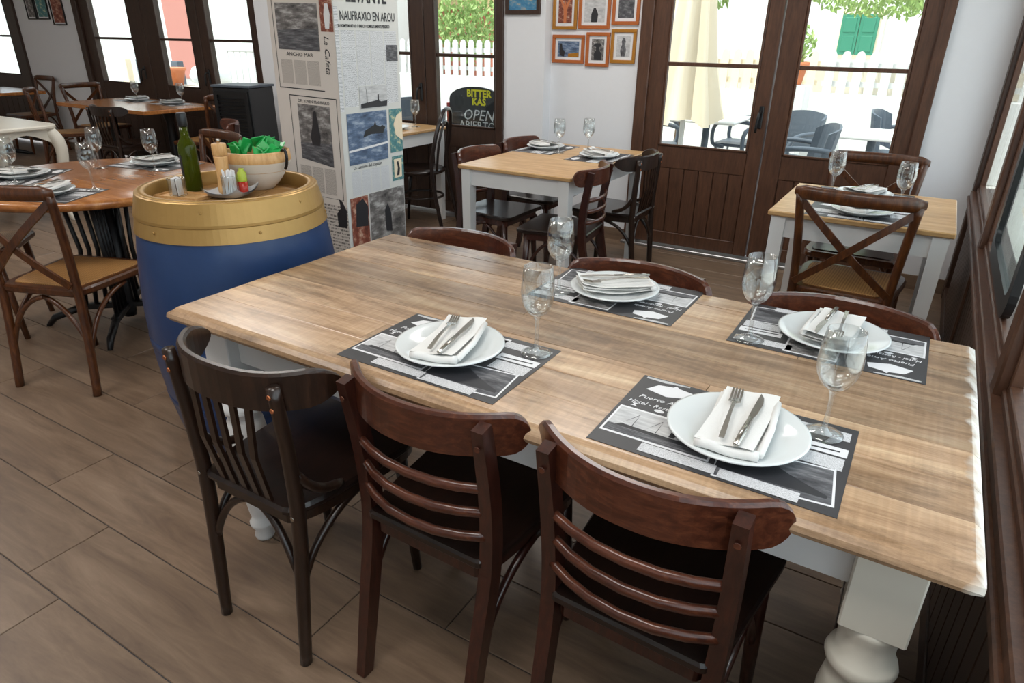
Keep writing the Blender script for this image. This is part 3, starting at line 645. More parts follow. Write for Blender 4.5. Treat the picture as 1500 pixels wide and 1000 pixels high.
def slat_chair(label, loc, rz, group):
    c = thing('dining_chair', label, 'chair', loc, rz, group)
    MB().prism(seat_poly(.42, .34, .43, -.20, .12), .428, .452, 0, None, .008).build('seat', 'seat_dark', c)
    MB().prism(seat_poly(.40, .32, .40, -.185, .12), .40, .428).build('seat_frame', 'old_chair_wood', c)
    for s_ in (-1, 1):
        pth = smooth_path([(s_ * .150, -.215, 0), (s_ * .156, -.20, .2), (s_ * .163, -.185, .42), (s_ * .168, -.19, .6), (s_ * .170, -.205, .775)], 4)
        L_ = MB().tube(pth, [.0145 + .0035 * math.sin(PI * i / (len(pth) - 1)) for i in range(len(pth))], 10).build('back_leg', 'old_chair_wood', c)
        for z in (.725, .757): MB().lathe([(.0065, 0), (.005, .003)], 8).build('rivet', 'copper', L_, (s_ * .170, -.217 - (.757 - z) * -.08, z), (PI / 2, 0, 0))
        MB().lathe([(.007, 0), (.005, .003)], 8).build('bolt', 'steel', L_, (s_ * .163, -.2, .44), (PI / 2, 0, 0))
        MB().tube([(s_ * .16, .16, .43), (s_ * .17, .175, .2), (s_ * .178, .188, 0)], [.019, .017, .013], 10).build('front_leg', 'old_chair_wood', c)
        MB().tube(bez((s_ * .158, -.195, .24), (s_ * .165, -.16, .34), (s_ * .168, -.09, .39), (s_ * .165, 0, .40), 9), .010, 8).build('side_brace', 'old_chair_wood', c)
        MB().tube(bez((s_ * .154, -.195, .24), (s_ * .12, -.19, .34), (s_ * .08, -.18, .39), (s_ * .02, -.175, .405), 8), .010, 8).build('rear_brace', 'old_chair_wood', c)
        MB().tube(bez((s_ * .172, -.185, .56), (s_ * .176, -.16, .50), (s_ * .18, -.12, .468), (s_ * .178, -.06, .462), 8), [.008] + [.012] * 7 + [.008], 8).build('arm_bracket', 'old_chair_wood', c)
    n = 28; a = []
    for i in range(n + 1):
        u = math.sin(PI / 2 * (2 * i / n - 1)); a.append((.222 * math.sin(u * 1.25) / math.sin(1.25), -.238 + .15 * abs(u) ** 2.4, 0))
    m = MB(); vs = []; n = len(a)
    for i, p in enumerate(a):
        e = abs(p[0]) / .222; hh = .043 * (1 if e < .86 else math.sqrt(max(.004, 1 - ((e - .86) / .1402) ** 2)))
        t_ = Vector(a[min(i + 1, n - 1)]) - Vector(a[max(i - 1, 0)]); nn = Vector((-t_.y, t_.x, 0)).normalized() * .010
        for (q, z) in ((-1, -hh), (-1, hh * .85), (-.5, hh), (.5, hh), (1, hh * .85), (1, -hh)): vs.append((p[0] + nn.x * q, p[1] + nn.y * q + .016, .752 + z))
    fs = [(i * 6 + q, i * 6 + (q + 1) % 6, (i + 1) * 6 + (q + 1) % 6, (i + 1) * 6 + q) for i in range(n - 1) for q in range(6)] + [tuple(reversed(range(6))), tuple((n - 1) * 6 + q for q in range(6))]
    m.add(vs, fs); m.build('top_rail', 'old_chair_wood', c)
    for x in (-.092, -.046, 0, .046, .092):
        MB().ribbon([(x * .85, -.185, .43), (x * .93, -.215, .58), (x, -.222 + abs(x) * .1, .72)], (1, 0, 0), .009, .008).build('back_slat', 'old_chair_wood', c)
    return c
def cross_chair(label, loc, rz, group, seatm='cane'):
    c = thing('crossback_chair', label, 'chair', loc, rz, group)
    fr = MB().prism(seat_poly(.45, .39, .43, -.205, .10), .425, .458, 0, None, .008).build('seat', 'cross_wood', c)
    MB().prism(seat_poly(.385, .32, .36, -.17, .08), .455, .463, 0, None, .003).build('woven_insert', seatm, fr)
    n = 12
    for s_ in (-1, 1):
        pth = smooth_path([(s_ * .195, -.245, 0), (s_ * .19, -.215, .22), (s_ * .185, -.195, .45), (s_ * .196, -.205, .65), (s_ * .215, -.235, .855)], 4)
        MB().tube(pth, [.0175] * len(pth), 10).build('back_leg', 'cross_wood', c)
        MB().tube([(s_ * .185, .165, .43), (s_ * .19, .18, .2), (s_ * .195, .195, 0)], [.018, .016, .013], 10).build('front_leg', 'cross_wood', c)
        MB().tube(bez((s_ * .189, -.205, .20), (s_ * .19, -.15, .34), (s_ * .19, -.06, .40), (s_ * .185, .06, .41), 9), .010, 8).build('side_brace', 'cross_wood', c)
        MB().tube(bez((s_ * .189, -.205, .20), (s_ * .14, -.20, .34), (s_ * .07, -.19, .40), (0, -.185, .41), 9), .010, 8).build('rear_brace', 'cross_wood', c)
        x_ = [(s_ * (.205 - .385 * t_), -.232 + .012 * t_ - .035 * math.sin(PI * t_) - .004 * s_, .825 - .345 * t_) for t_ in [k / 10 for k in range(11)]]
        MB().ribbon(x_, (.667 * s_, 0, -.745), .0145, .010).build('cross_strap', 'cross_wood', c)
    a = [(.235 * (2 * i / n - 1), -.285 + .05 * (2 * i / n - 1) ** 2, .862 + .0 * i) for i in range(n + 1)]
    MB().tube(a, [.016] + [.029] * (n - 1) + [.016], 10, 0, True, .45, (0, 0, 1)).build('top_rail', 'cross_wood', c)
    return c
G1_ = 'chairs pulled up to the long rustic table'
c1 = slat_chair('worn dark chair with vertical back slats at long table front left', (-1.185, 0.965, 0), 0, G1_)
c2 = ladder_chair('dark ladder-back chair at middle of long table front side', (-0.735, 1.035, 0), math.radians(-1), G1_)
dup(c2, (-0.27, 1.035, 0), math.radians(-2), 'dark ladder-back chair at front right, nearest the camera', G1_)
dup(c2, (-1.30, 1.685, 0), PI, 'dark chair behind long table, nearest the newspaper pillar', G1_)
dup(c2, (-0.655, 1.68, 0), PI, 'dark chair behind long table, middle of the far side', G1_)
dup(c2, (-0.10, 1.68, 0), PI + .02, 'dark chair behind long table, far side at the right end', G1_)
# ---------------------------------------------------------------- white-legged tables
def white_table(label, loc, sx, sy, h=.75):
    t_ = thing('white_leg_table', label, 'table', loc, 0)
    MB().box((-sx / 2, -sy / 2, h - .022), (sx / 2, sy / 2, h), 0, .004).build('tabletop', 'pine_top', t_)
    i_ = .03; MB().box((-sx / 2 + i_, -sy / 2 + i_, h - .115), (sx / 2 - i_, -sy / 2 + i_ + .02, h - .022)).box((-sx / 2 + i_, sy / 2 - i_ - .02, h - .115), (sx / 2 - i_, sy / 2 - i_, h - .022)).box((-sx / 2 + i_, -sy / 2 + i_, h - .115), (-sx / 2 + i_ + .02, sy / 2 - i_, h - .022)).box((sx / 2 - i_ - .02, -sy / 2 + i_, h - .115), (sx / 2 - i_, sy / 2 - i_, h - .022)).build('apron', 'white_paint', t_)
    for a in (-1, 1):
        for b_ in (-1, 1):
            x, y = a * (sx / 2 - .045), b_ * (sy / 2 - .045)
            MB().tube([(x, y, h - .022), (x - a * .0, y, 0)], [.030, .024], 4, 0, False, 1, (1, 0, 0), True).build('leg', 'white_paint', t_)
    return t_
white_table('pine-topped table with white legs below the six framed photos', (-1.925, 3.71, 0), .72, 1.09)
white_table('small pine-topped table with white legs near right wall', (-0.19, 3.385, 0), .70, .715)
white_table('white-legged table beside the loop-back chair, partly behind the pillar', (-3.73, 4.2, 0), .72, .66)
G2_ = 'chairs around the white-legged table by the photos'
dup(c2, (-2.22, 3.47, 0), -PI / 2, 'dark ladder-back chair left of the pine table, nearer one', G2_)
dup(c2, (-2.22, 3.98, 0), -PI / 2, 'dark ladder-back chair left of the pine table, farther one', G2_)
dup(c2, (-1.66, 3.33, 0), PI / 2 + .12, 'dark ladder-back chair right of the pine table, nearer one', G2_)
dup(c1, (-1.62, 3.92, 0), PI / 2, 'worn slat-back chair right of the pine table by the door', G2_)
G3_ = 'cross-back chairs at the small table near the right wall'
x1 = cross_chair('cross-back chair with cane seat in front of small right-hand table', (-0.185, 3.17, 0), math.radians(-3), G3_)
x2 = cross_chair('cross-back chair behind the small table, backed to the door', (-0.22, 3.78, 0), PI, G3_, 'seat_dark')
# loop-back bentwood chair
lc = thing('loop_back_chair', 'dark bentwood chair with loop back and ring stretcher by window', 'chair', (-3.42, 4.22, 0), PI / 2 + .3)
MB().lathe([(0, 0), (.18, 0), (.205, .01), (.205, .03), (.19, .04), (0, .034)], 28, (0, 0, .43), 0, True, False, False).build('seat', 'seat_dark', lc)
MB().tube(smooth_path([(-.19, -.25, 0), (-.17, -.17, .45), (-.16, -.2, .7), (-.10, -.235, .87), (0, -.245, .915), (.10, -.235, .87), (.16, -.2, .7), (.17, -.17, .45), (.19, -.25, 0)], 5), .015, 9).build('back_hoop', 'seat_dark', lc)
MB().tube(smooth_path([(-.09, -.18, .46), (-.085, -.20, .65), (-.05, -.225, .79), (0, -.23, .82), (.05, -.225, .79), (.085, -.20, .65), (.09, -.18, .46)], 5), .010, 8).build('inner_hoop', 'seat_dark', lc)
for s_ in (-1, 1): MB().tube([(s_ * .14, .13, .44), (s_ * .18, .19, 0)], [.017, .012], 9).build('front_leg', 'seat_dark', lc)
MB().tube([(.175 * math.cos(2 * PI * k / 24), .175 * math.sin(2 * PI * k / 24) - .01, .25) for k in range(25)], .010, 7).build('ring_stretcher', 'seat_dark', lc)
dup(c2, (-3.62, 3.66, 0), 0.1, 'dark chair half hidden behind the newspaper pillar', 'chairs by the window table')
# ---------------------------------------------------------------- round table and its chairs
rt = thing('round_table', 'round brown table on black iron base beside the barrel', 'table', (-3.475, 1.788, 0))
MB().lathe([(0, .722), (.575, .722), (.588, .730), (.591, .742), (.588, .754), (.578, .76), (0, .76)], 64, (0, 0, 0), 0, True, False, False).build('tabletop', 'round_top', rt)
for k in range(4):
    a = PI / 4 + k * PI / 2; ca, sa = math.cos(a), math.sin(a); m = MB()
    for r_ in (.05, .10, .15, .2):
        m.tube([(ca * r_, sa * r_, .71), (ca * (r_ * .8 + .0), sa * (r_ * .8), .4), (ca * r_, sa * r_, .1)], .011, 6)
    m.box((-.02, -.02, .69), (.24, .02, .722), 0, .003, Matrix.Rotation(a, 4, 'Z')); m.box((-.02, -.018, .08), (.24, .018, .11), 0, .003, Matrix.Rotation(a, 4, 'Z'))
    m.tube([(ca * .2, sa * .2, .1), (ca * .36, sa * .36, .045), (ca * .40, sa * .40, .0)], [.02, .018, .012], 8)
    m.build('iron_leg', 'black_iron', rt)
MB().lathe([(.0, .03), (.03, .03), (.035, .06), (.035, .69)], 12).build('column', 'black_iron', rt)
G4_ = 'cross-back chairs around the round table'
dup(x1, (-3.07, 1.39, 0), math.radians(20), 'cross-back chair with cane seat in left foreground at round table', G4_)
cd_ = cross_chair('cross-back chair left of the round table, cut by the frame edge', (-3.95, 1.35, 0), math.radians(-42), G4_, 'cane_dark')
dup(x1, (-3.62, 2.36, 0), math.radians(172), 'cross-back chair behind round table, beyond the olive oil bottle', G4_)
dup(c2, (-2.98, 2.18, 0), math.radians(118), 'dark chair at round table hidden behind the barrel', 'chairs tucked behind the barrel')
# ---------------------------------------------------------------- white cabriole table
wt = thing('cabriole_table', 'white painted table with scalloped apron and curved legs', 'table', (-6.38, 2.35, 0))
pl = rrect(1.1, .95, .12, 5)
MB().prism(pl, .72, .75, 0, None, .008).build('tabletop', 'cream_paint', wt)
for (ax, L_, off) in ((0, 1.0, .42), (0, 1.0, -.42), (1, .85, .5), (1, .85, -.5)):
    pts = [(-L_ / 2, .72), (L_ / 2, .72), (L_ / 2, .60)] + [(L_ / 2 * (1 - 2 * k / 12), .655 - .035 * math.cos(4 * PI * k / 12) * (1 if 0 < k < 12 else 0) - .0) for k in range(1, 12)] + [(-L_ / 2, .60)]
    Mx = Matrix.Rotation(PI / 2, 4, 'X') if ax == 0 else Matrix.Rotation(PI / 2, 4, 'Z') @ Matrix.Rotation(PI / 2, 4, 'X')
    Mt = Matrix.Translation((0, off, 0) if ax == 0 else (off, 0, 0)) @ Mx
    MB().prism(pts, -.012, .012, 0, Mt).build('apron', 'cream_paint', wt)
for a in (-1, 1):
    for b_ in (-1, 1):
        MB().tube(smooth_path([(a * .47, b_ * .40, .71), (a * .515, b_ * .445, .58), (a * .49, b_ * .42, .3), (a * .47, b_ * .40, .1), (a * .50, b_ * .43, .0)], 4), [.045, .05, .05, .05, .046, .043, .04, .036, .032, .029, .026, .024, .022, .022, .024, .027, .03], 10).build('leg', 'cream_paint', wt)
# ---------------------------------------------------------------- far tables
def pedestal_table(label, loc, sx, sy, rz=0):
    t_ = thing('pedestal_table', label, 'table', loc, rz)
    MB().box((-sx / 2, -sy / 2, .715), (sx / 2, sy / 2, .75), 0, .005).build('tabletop', 'round_top', t_)
    for x in ((-sx / 3, sx / 3) if sx > 1.2 else (0,)):
        MB().lathe([(.05, .03), (.045, .1), (.035, .2), (.045, .4), (.035, .6), (.06, .70), (.1, .715)], 14, (x, 0, 0)).build('column', 'black_iron', t_)
        f_ = MB()
        for k in range(4): a = k * PI / 2 + PI / 4; f_.tube([(x, 0, .06), (x + .16 * math.cos(a), .16 * math.sin(a), .045), (x + .3 * math.cos(a), .3 * math.sin(a), .012)], [.03, .025, .014], 8)
        f_.build('foot', 'black_iron', t_)
    return t_
pedestal_table('long brown table on black pedestals in front of the left window', (-6.95, 4.13, 0), 1.5, .80)
pedestal_table('brown table in the far left corner under the small pictures', (-9.75, 4.0, 0), 1.0, .8)
G5_ = 'chairs at the far tables'
dup(x1, (-7.98, 4.30, 0), -PI / 2 + .1, 'cross-back chair at left end of far window table', G5_)
dup(x1, (-7.70, 3.78, 0), math.radians(-35), 'cross-back chair turned at the near left corner of far window table', G5_)
dup(c1, (-6.55, 3.72, 0), 0.05, 'dark slat-back chair on the near side of far window table', G5_)
dup(x1, (-6.10, 4.25, 0), PI / 2 + .3, 'cross-back chair at right end of far window table by black cabinet', G5_)
dup(x1, (-9.75, 4.42, 0), PI, 'cross-back chair behind the far corner table', G5_)
dup(x1, (-9.55, 3.55, 0), 0.1, 'cross-back chair in front of the far corner table', G5_)
dup(c2, (-4.75, 3.35, 0), 2.6, 'dark chair showing only its top rail beyond the bowl', G5_)
# black louvred cabinet
bc = thing('louvred_cabinet', 'black cabinet with louvred front standing left of the pillar', 'cabinet', (-5.35, 4.18, 0), math.radians(14))
MB().box((-.19, -.17, 0), (.19, .17, .98), 0, .006).build('body', 'black_plastic', bc); MB().box((-.20, -.18, .98), (.20, .18, 1.0), 0, .004).build('top', 'grey_plastic', bc)
fr_ = MB().box((-.175, -.186, .5), (-.14, -.17, .95)).box((.14, -.186, .5), (.175, -.17, .95)).box((-.14, -.186, .92), (.14, -.17, .95)).box((-.14, -.186, .5), (.14, -.17, .53)).build('louvre_frame', 'black_iron', bc)
for k in range(13): MB().box((-.14, -.008, -.003), (.14, .008, .003), 0, 0, Matrix.Translation((0, -.178, .55 + k * .028)) @ Matrix.Rotation(.6, 4, 'X')).build('louvre', 'black_iron', fr_)
# ---------------------------------------------------------------- barrel
BX, BY, BH = -2.07, 1.50, 0.935
ba = thing('wine_barrel', 'blue painted wine barrel with gold hoops used as a stand', 'barrel', (BX, BY, 0))
def brad(z): u = 2 * z / BH - 1; return .345 - .055 * u * u
zs = [(BH - .125) * k / 14 for k in range(15)]
MB().lathe([(brad(z), z) for z in zs], 64, (0, 0, 0), 0, True, True, False).build('staves', 'barrel_blue', ba)
for (z0, z1, dr) in ((.130, .068, .005), (.074, .0, .008)):
    a, b_ = BH - z0, BH - z1; MB().lathe([(brad(a) - .004, a), (brad(a) + dr, a + .002), (brad(b_) + dr, b_ - .003), (brad(b_) + dr - .003, b_), (brad(b_) - .02, b_)], 96, (0, 0, 0), 0, False, False, False).build('gold_hoop', 'barrel_gold', ba)
MB().lathe([(brad(BH - .071) + .006, BH - .080), (brad(BH - .071) + .0085, BH - .077), (brad(BH - .071) + .0085, BH - .068)], 96, (0, 0, 0), 0, False, False, False).build('hoop_edge', 'barrel_gold', ba)
for z in (.40, .17): MB().lathe([(brad(z) + .0006, z), (brad(z) + .0022, z + .002), (brad(z + .035) + .0022, z + .033), (brad(z + .035) + .0006, z + .035)], 64, (0, 0, 0), 0, True, False, False).build('painted_hoop', 'barrel_blue', ba)
MB().lathe([(brad(BH) - .002, BH + .0005), (brad(BH) - .004, BH + .003), (brad(BH) - .022, BH + .003), (brad(BH) - .026, BH - .002), (brad(BH) - .0275, BH - .045)], 64, (0, 0, 0), 0, True, False, False).build('chime', 'barrel_gold', ba)
HZ = BH - .045; rh = brad(BH) - .028
for k in range(6):   # boards of the barrel head
    x0, x1 = -rh + 2 * rh * k / 6 + .001, -rh + 2 * rh * (k + 1) / 6 - .001; p = []
    for i in range(7): x = x0 + (x1 - x0) * i / 6; p.append((x, math.sqrt(max(0, rh * rh - x * x))))
    q = [(x, -yy) for (x, yy) in reversed(p)]
    MB().prism(p[::-1] + q[::-1], HZ - .02, HZ).build('head_board', 'barrel_head', ba, (0, 0, 0), (0, 0, .5))
for k in range(7):
    a = -2.6 + k * .55; z = BH - (.03 if k % 2 else .10); MB().lathe([(.005, 0), (.003, .003)], 8).build('rivet', 'barrel_gold', ba, ((brad(z) + .007) * math.cos(a), (brad(z) + .007) * math.sin(a), z), (0, PI / 2, a))
# items on the barrel
m = MB().lathe([(.028, 0), (.031, .006), (.031, .15), (.029, .165), (.015, .19), (.0135, .235)], 24); ob = thing('olive_oil_bottle', 'tall green olive oil bottle with black cap on the barrel', 'bottle', (-2.272, 1.50, HZ))
m.build('glass_body', 'bottle_green', ob); MB().lathe([(.0155, .225), (.0165, .228), (.0165, .268), (.015, .272)], 20).build('cap', 'black_plastic', ob)
lb_ = MB()
for k in range(6): a0, a1 = -2.4 + k * .16, -2.4 + (k + 1) * .16; lb_.quad((.0315 * math.cos(a0), .0315 * math.sin(a0), .05), (.0315 * math.cos(a1), .0315 * math.sin(a1), .05), (.0315 * math.cos(a1), .0315 * math.sin(a1), .13), (.0315 * math.cos(a0), .0315 * math.sin(a0), .13))
lb_.build('label', 'print_black', ob)
def jar(name, label, loc, r, h, sticks, sm, cat, tilt=.12):
    j = thing(name, label, cat, loc); MB().lathe([(r * .86, 0), (r, .006), (r, h * .9), (r * 1.04, h), (r * .98, h), (r * .94, h * .9), (r * .9, .008)], 22, (0, 0, 0), 0, True, True, False).build('glass_body', 'clear_glass', j)
    return j
jar('sachet_jar', 'small glass jar of white sugar sachets on wooden tray', (-2.21, 1.395, HZ + .0065), .030, .062, 0, '', 'jar')
for k in range(7):
    o = MB().box((-.0012, -.018, 0), (.0012, .018, .058), 0, .0004).build('sugar_sachet', 'print_white' if k != 5 else 'print_black', None, tuple(Vector((-2.21, 1.395, HZ + .011)) + Vector((-.017 + k * .0055, 0, 0))), (0, .05 - .015 * k, .5))
    tag(o, 'flat sugar sachet standing in the small glass jar' if k != 5 else 'black-printed sachet standing in the small glass jar', 'sachet', 'sachets in the small jar' if k != 5 else None)
tr_ = thing('wooden_tray', 'thin wooden tray under the sachet jar on the barrel', 'tray', (-2.195, 1.405, HZ), .25)
MB().box((-.09, -.045, 0), (.09, .045, .006), 0, .001).build('tray_bottom', 'light_wood', tr_)
for (a, b_) in (((-.09, -.045, .006), (.09, -.041, .012)), ((-.09, .041, .006), (.09, .045, .012)), ((-.09, -.041, .006), (-.086, .041, .012)), ((.086, -.041, .006), (.09, .041, .012))): MB().box(a, b_).build('tray_edge', 'light_wood', tr_)
ds = thing('square_dish', 'white square dish with turned-up corners on the barrel', 'dish', (-2.07, 1.505, HZ), .35)
m = MB(); n = 8; vs = []
for i in range(n + 1):
    for j in range(n + 1):
        u, v = 2 * i / n - 1, 2 * j / n - 1; e = max(abs(u), abs(v)); vs.append((u * .070, v * .070, .004 + .02 * e ** 3 + .022 * (abs(u * v)) ** 3))
m.add(vs, [(i * (n + 1) + j, (i + 1) * (n + 1) + j, (i + 1) * (n + 1) + j + 1, i * (n + 1) + j + 1) for i in range(n) for j in range(n)], 0, True)
vs2 = [(x, y_, z - .005) for (x, y_, z) in vs]; m.add(vs2, [(i * (n + 1) + j, i * (n + 1) + j + 1, (i + 1) * (n + 1) + j + 1, (i + 1) * (n + 1) + j) for i in range(n) for j in range(n)], 0, True)
m.build('dish_body', 'grey_dish', ds)
DZ = HZ + .007
pm_ = thing('pepper_mill', 'light wooden pepper mill standing in the square dish', 'pepper mill', (-2.112, 1.515, DZ))
MB().lathe([(.024, 0), (.024, .02), (.021, .06), (.022, .1), (.0235, .125), (.0235, .130)], 20).build('body', 'light_wood', pm_); MB().lathe([(.022, .131), (.0245, .134), (.0245, .168), (.022, .172)], 20).build('head', 'light_wood', pm_); MB().lathe([(.005, .172), (.005, .178), (.007, .181), (.004, .188)], 12).build('knob', 'steel', pm_)
gj = jar('stick_glass', 'glass tumbler of white sugar sticks in the square dish', (-2.06, 1.497, DZ), .027, .072, 0, '', 'glass')
for k in range(12):
    a = k * 2.4; rr = .006 + .012 * (k % 3) / 2; pos = Vector((-2.06, 1.497, DZ + .003)) + Vector((rr * math.cos(a), rr * math.sin(a), 0))
    tag(MB().box((-.0035, -.002, 0), (.0035, .002, .086), 0, .0008).build('sugar_stick', 'print_white', None, tuple(pos), (.16 * math.sin(a), -.14 * math.cos(a), a)), 'white paper sugar stick in the glass tumbler', 'sugar stick', 'sugar sticks in the tumbler')
kb = thing('sauce_bottle', 'small red sauce bottle with green label in the square dish', 'bottle', (-2.045, 1.54, DZ))
MB().lathe([(.014, 0), (.016, .004), (.016, .045)], 16).build('body', 'ketchup', kb); MB().lathe([(.016, .045), (.0165, .05), (.0155, .075), (.009, .083), (.009, .09)], 16).build('upper_body', 'lime_label', kb)
bo = thing('sachet_bowl', 'white ribbed bowl with wooden rim holding green sachets', 'bowl', (-2.115, 1.67, HZ)); bo.scale = (1.12, 1.12, 1.12)
pb = [(.042, 0), (.046, .004)]
for k in range(15): pb.append((.045 + .061 * ((k + 1) / 15) ** .9 + (.0012 if k % 2 else 0), .006 + .085 * ((k + 1) / 15) ** 1.25))
MB().lathe(pb, 48, (0, 0, 0), 0, True, True, False).build('bowl_body', 'clay', bo); MB().lathe([(.106, .091), (.108, .095), (.105, .122), (.100, .125), (.098, .12), (.09, .06), (.0, .05)], 48, (0, 0, 0), 0, True, False, False).build('wooden_rim', 'light_wood', bo)
MB().tube(bez((.098, .02, .125), (.125, .02, .15), (.125, .02, .09), (.107, .02, .07), 8), .005, 6).build('strap', 'black_iron', bo)
R_ = random.Random(11); b0 = Vector((-2.115, 1.67, HZ))
for k in range(26):
    a = R_.uniform(0, 2 * PI); rr = .086 * math.sqrt(R_.random()); zz = .132 + .035 * (1 - rr / .095) + R_.uniform(-.008, .012)
    sq = MB().box((-.024, -.024, -.0022), (.024, .024, .0022), 0, .002).build('green_sachet', 'green_sachet', None, tuple(b0 + Vector((rr * math.cos(a), rr * math.sin(a), zz))), (R_.uniform(-1.2, 1.2), R_.uniform(-1.2, 1.2), R_.uniform(0, 6)))
    tag(sq, 'green paper sachet in the wooden-rimmed bowl', 'sachet', 'green sachets heaped in the bowl')
# ---------------------------------------------------------------- newspaper pillar
PXc, PY0 = -2.475, 2.45; PW, PD = .43, .445
pil = thing('newspaper_pillar', 'square pillar papered with old newspaper pages and ship pictures', 'pillar', (PXc - PW / 2, PY0 + PD / 2, 0))
pil.rotation_euler = (0, .022, 0)
MB().box((-PW / 2, -PD / 2, 0), (PW / 2, PD / 2, 2.74), 0, .004).build('core', 'wall_white', pil)
e_ = .0012
def remap(v, T):
    for (a, b_), (c_, d_) in zip(T, T[1:]):
        if v <= c_: return b_ + (d_ - b_) * (v - a) / (c_ - a)
    return T[-1][1] + v - T[-1][0]
FV = [(0, .3), (.38, .62), (.46, .67), (.64, .80), (.70, .835), (.935, 1.10), (.945, 1.108), (1.02, 1.19), (1.195, 1.30), (1.215, 1.318), (1.25, 1.345), (1.34, 1.43), (1.52, 1.547), (1.62, 1.62)]
SV = [(0, .3), (.31, .66), (.36, .668), (.565, .824), (.86, 1.07), (.885, 1.085), (.985, 1.19), (1.37, 1.44), (1.395, 1.452), (1.43, 1.482), (1.53, 1.56)]
def front(u0, v0, u1, v1, mname, name='page', lift=1):   # -y face, u from left 0..PW, v height
    v0, v1 = (0 if v0 == 0 and lift < .9 else remap(v0, FV)), remap(v1, FV); y = -PD / 2 - e_ * lift; o = MB().quad((-PW / 2 + u0, y, v0), (-PW / 2 + u1, y, v0), (-PW / 2 + u1, y, v1), (-PW / 2 + u0, y, v1)).build(name, mname, pil); return o
def side(u0, v0, u1, v1, mname, name='page', lift=1):    # +x face, u from the near corner
    v0, v1 = (0 if v0 == 0 and lift < .9 else remap(v0, SV)), remap(v1, SV); x = PW / 2 + e_ * lift; return MB().quad((x, -PD / 2 + u0, v0), (x, -PD / 2 + u1, v0), (x, -PD / 2 + u1, v1), (x, -PD / 2 + u0, v1)).build(name, mname, pil)
def poly_front(pts, mname, lift=2, name='print'):
    y = -PD / 2 - e_ * lift; m = MB(); m.add([(-PW / 2 + u, y, remap(v, FV)) for (u, v) in pts], [tuple(range(len(pts)))]); return m.build(name, mname, pil)
def poly_side(pts, mname, lift=2, name='print'):
    x = PW / 2 + e_ * lift; m = MB(); m.add([(x, -PD / 2 + u, remap(v, SV)) for (u, v) in pts], [tuple(range(len(pts)))]); return m.build(name, mname, pil)
front(0.0, .0, PW, 2.2, 'wall_cream', 'paper_sheet', .5)
front(.05, 1.25, .33, 1.52, 'photo_bw'); poly_front([(.055, 1.25), (.325, 1.25), (.325, 1.36), (.055, 1.34)], 'photo_dark', 1.5)
for k in range(3): front(.055 + k * .09, 1.02, .135 + k * .09, 1.195, 'news_text_tan')
text_mesh('lettering', 'ANCHO MAR', .024, 'print_black', pil, (-PW / 2 + .19, -PD / 2 - .002, remap(1.215, FV)), RX, 'CENTER', xs=1.25)
front(.345, 1.34, .425, 1.62, 'photo_brown'); poly_front([(.375, 1.36), (.40, 1.36), (.41, 1.45), (.40, 1.52), (.38, 1.52), (.37, 1.45)], 'print_white', 2)
text_mesh('lettering', 'La Cafeta', .044, 'print_black', pil, (-PW / 2 + .36, -PD / 2 - .002, 1.415), (PI / 2, PI / 2, 0), 'LEFT', shear=.3)
text_mesh('lettering', 'DEL JOVEN MARINERO', .021, 'print_black', pil, (-PW / 2 + .255, -PD / 2 - .002, remap(.945, FV)), RX, 'CENTER')
front(.14, .70, .36, .935, 'photo_bw'); poly_front([(.14, .70), (.36, .66), (.36, .78), (.14, .77)], 'photo_dark', 2)
poly_front([(.225, .765), (.275, .765), (.285, .80), (.275, .86), (.262, .915), (.245, .905), (.235, .85), (.215, .80)], 'print_black', 3)
for k in range(3): front(.12 + k * .085, .46, .195 + k * .085, .64, 'news_text_tan')
front(.0, .0, PW, .38, 'news_text_tan', 'page', .8)
poly_front([(.36, .25), (.42, .25), (.425, .36), (.40, .42), (.375, .44), (.385, .37), (.355, .33)], 'print_black', 2)
for (a, b_, c_, d_) in ((.03, 1.0, .34, 1.004), (.03, 1.0, .033, 1.55), (.09, .97, .41, .974), (.09, .43, .093, .97), (.407, .43, .41, .97), (.09, .43, .41, .433)): front(a, b_, c_, d_, 'print_black', 'rule', 1.5)
side(0, .0, PD, 2.2, 'ext_white', 'paper_sheet', .5)
text_mesh('lettering', 'NAUFRAXIO EN AROU', .056, 'print_black', pil, (PW / 2 + .002, -PD / 2 + .035, remap(1.43, SV)), (PI / 2, 0, PI / 2), xs=.665, bold=.0004)
text_mesh('lettering', 'LEVANTE', .085, 'print_black', pil, (PW / 2 + .002, -PD / 2 + .08, remap(1.53, SV)), (PI / 2, 0, PI / 2), xs=.8, bold=.002)
text_mesh('lettering', '33 HOMES MORTOS. O BARCO COMPLETAMENTE PERDIDO', .019, 'print_black', pil, (PW / 2 + .002, -PD / 2 + .02, remap(1.395, SV)), (PI / 2, 0, PI / 2), xs=.70, bold=.0004)
for k in range(4): side(.035 + k * .099, .90 + (.09 if k in (1, 2) else 0), .127 + k * .099, 1.37, 'news_text')
side(.0, .88, .025, 1.5, 'news_text')
side(.345, 1.155, .43, 1.27, 'photo_dark', 'photo', 2)
side(.135, .885, .335, .985, 'photo_sky', 'photo', 2); poly_side([(.14, .889), (.33, .889), (.335, .915), (.29, .912), (.26, .92), (.14, .908)], 'print_black', 3); poly_side([(.183, .91), (.186, .91), (.186, .97), (.183, .97)], 'print_black', 3); poly_side([(.262, .91), (.272, .91), (.272, .945), (.262, .945)], 'print_black', 3)
side(.035, .565, .325, .86, 'photo_sea', 'photo', 2); poly_side([(.14, .715), (.20, .73), (.29, .725), (.31, .76), (.285, .775), (.27, .765), (.24, .78), (.235, .81), (.225, .78), (.16, .755)], 'chalkboard', 3); poly_side([(.035, .64), (.2, .65), (.325, .66), (.325, .672), (.2, .663), (.035, .652)], 'print_white', 3)
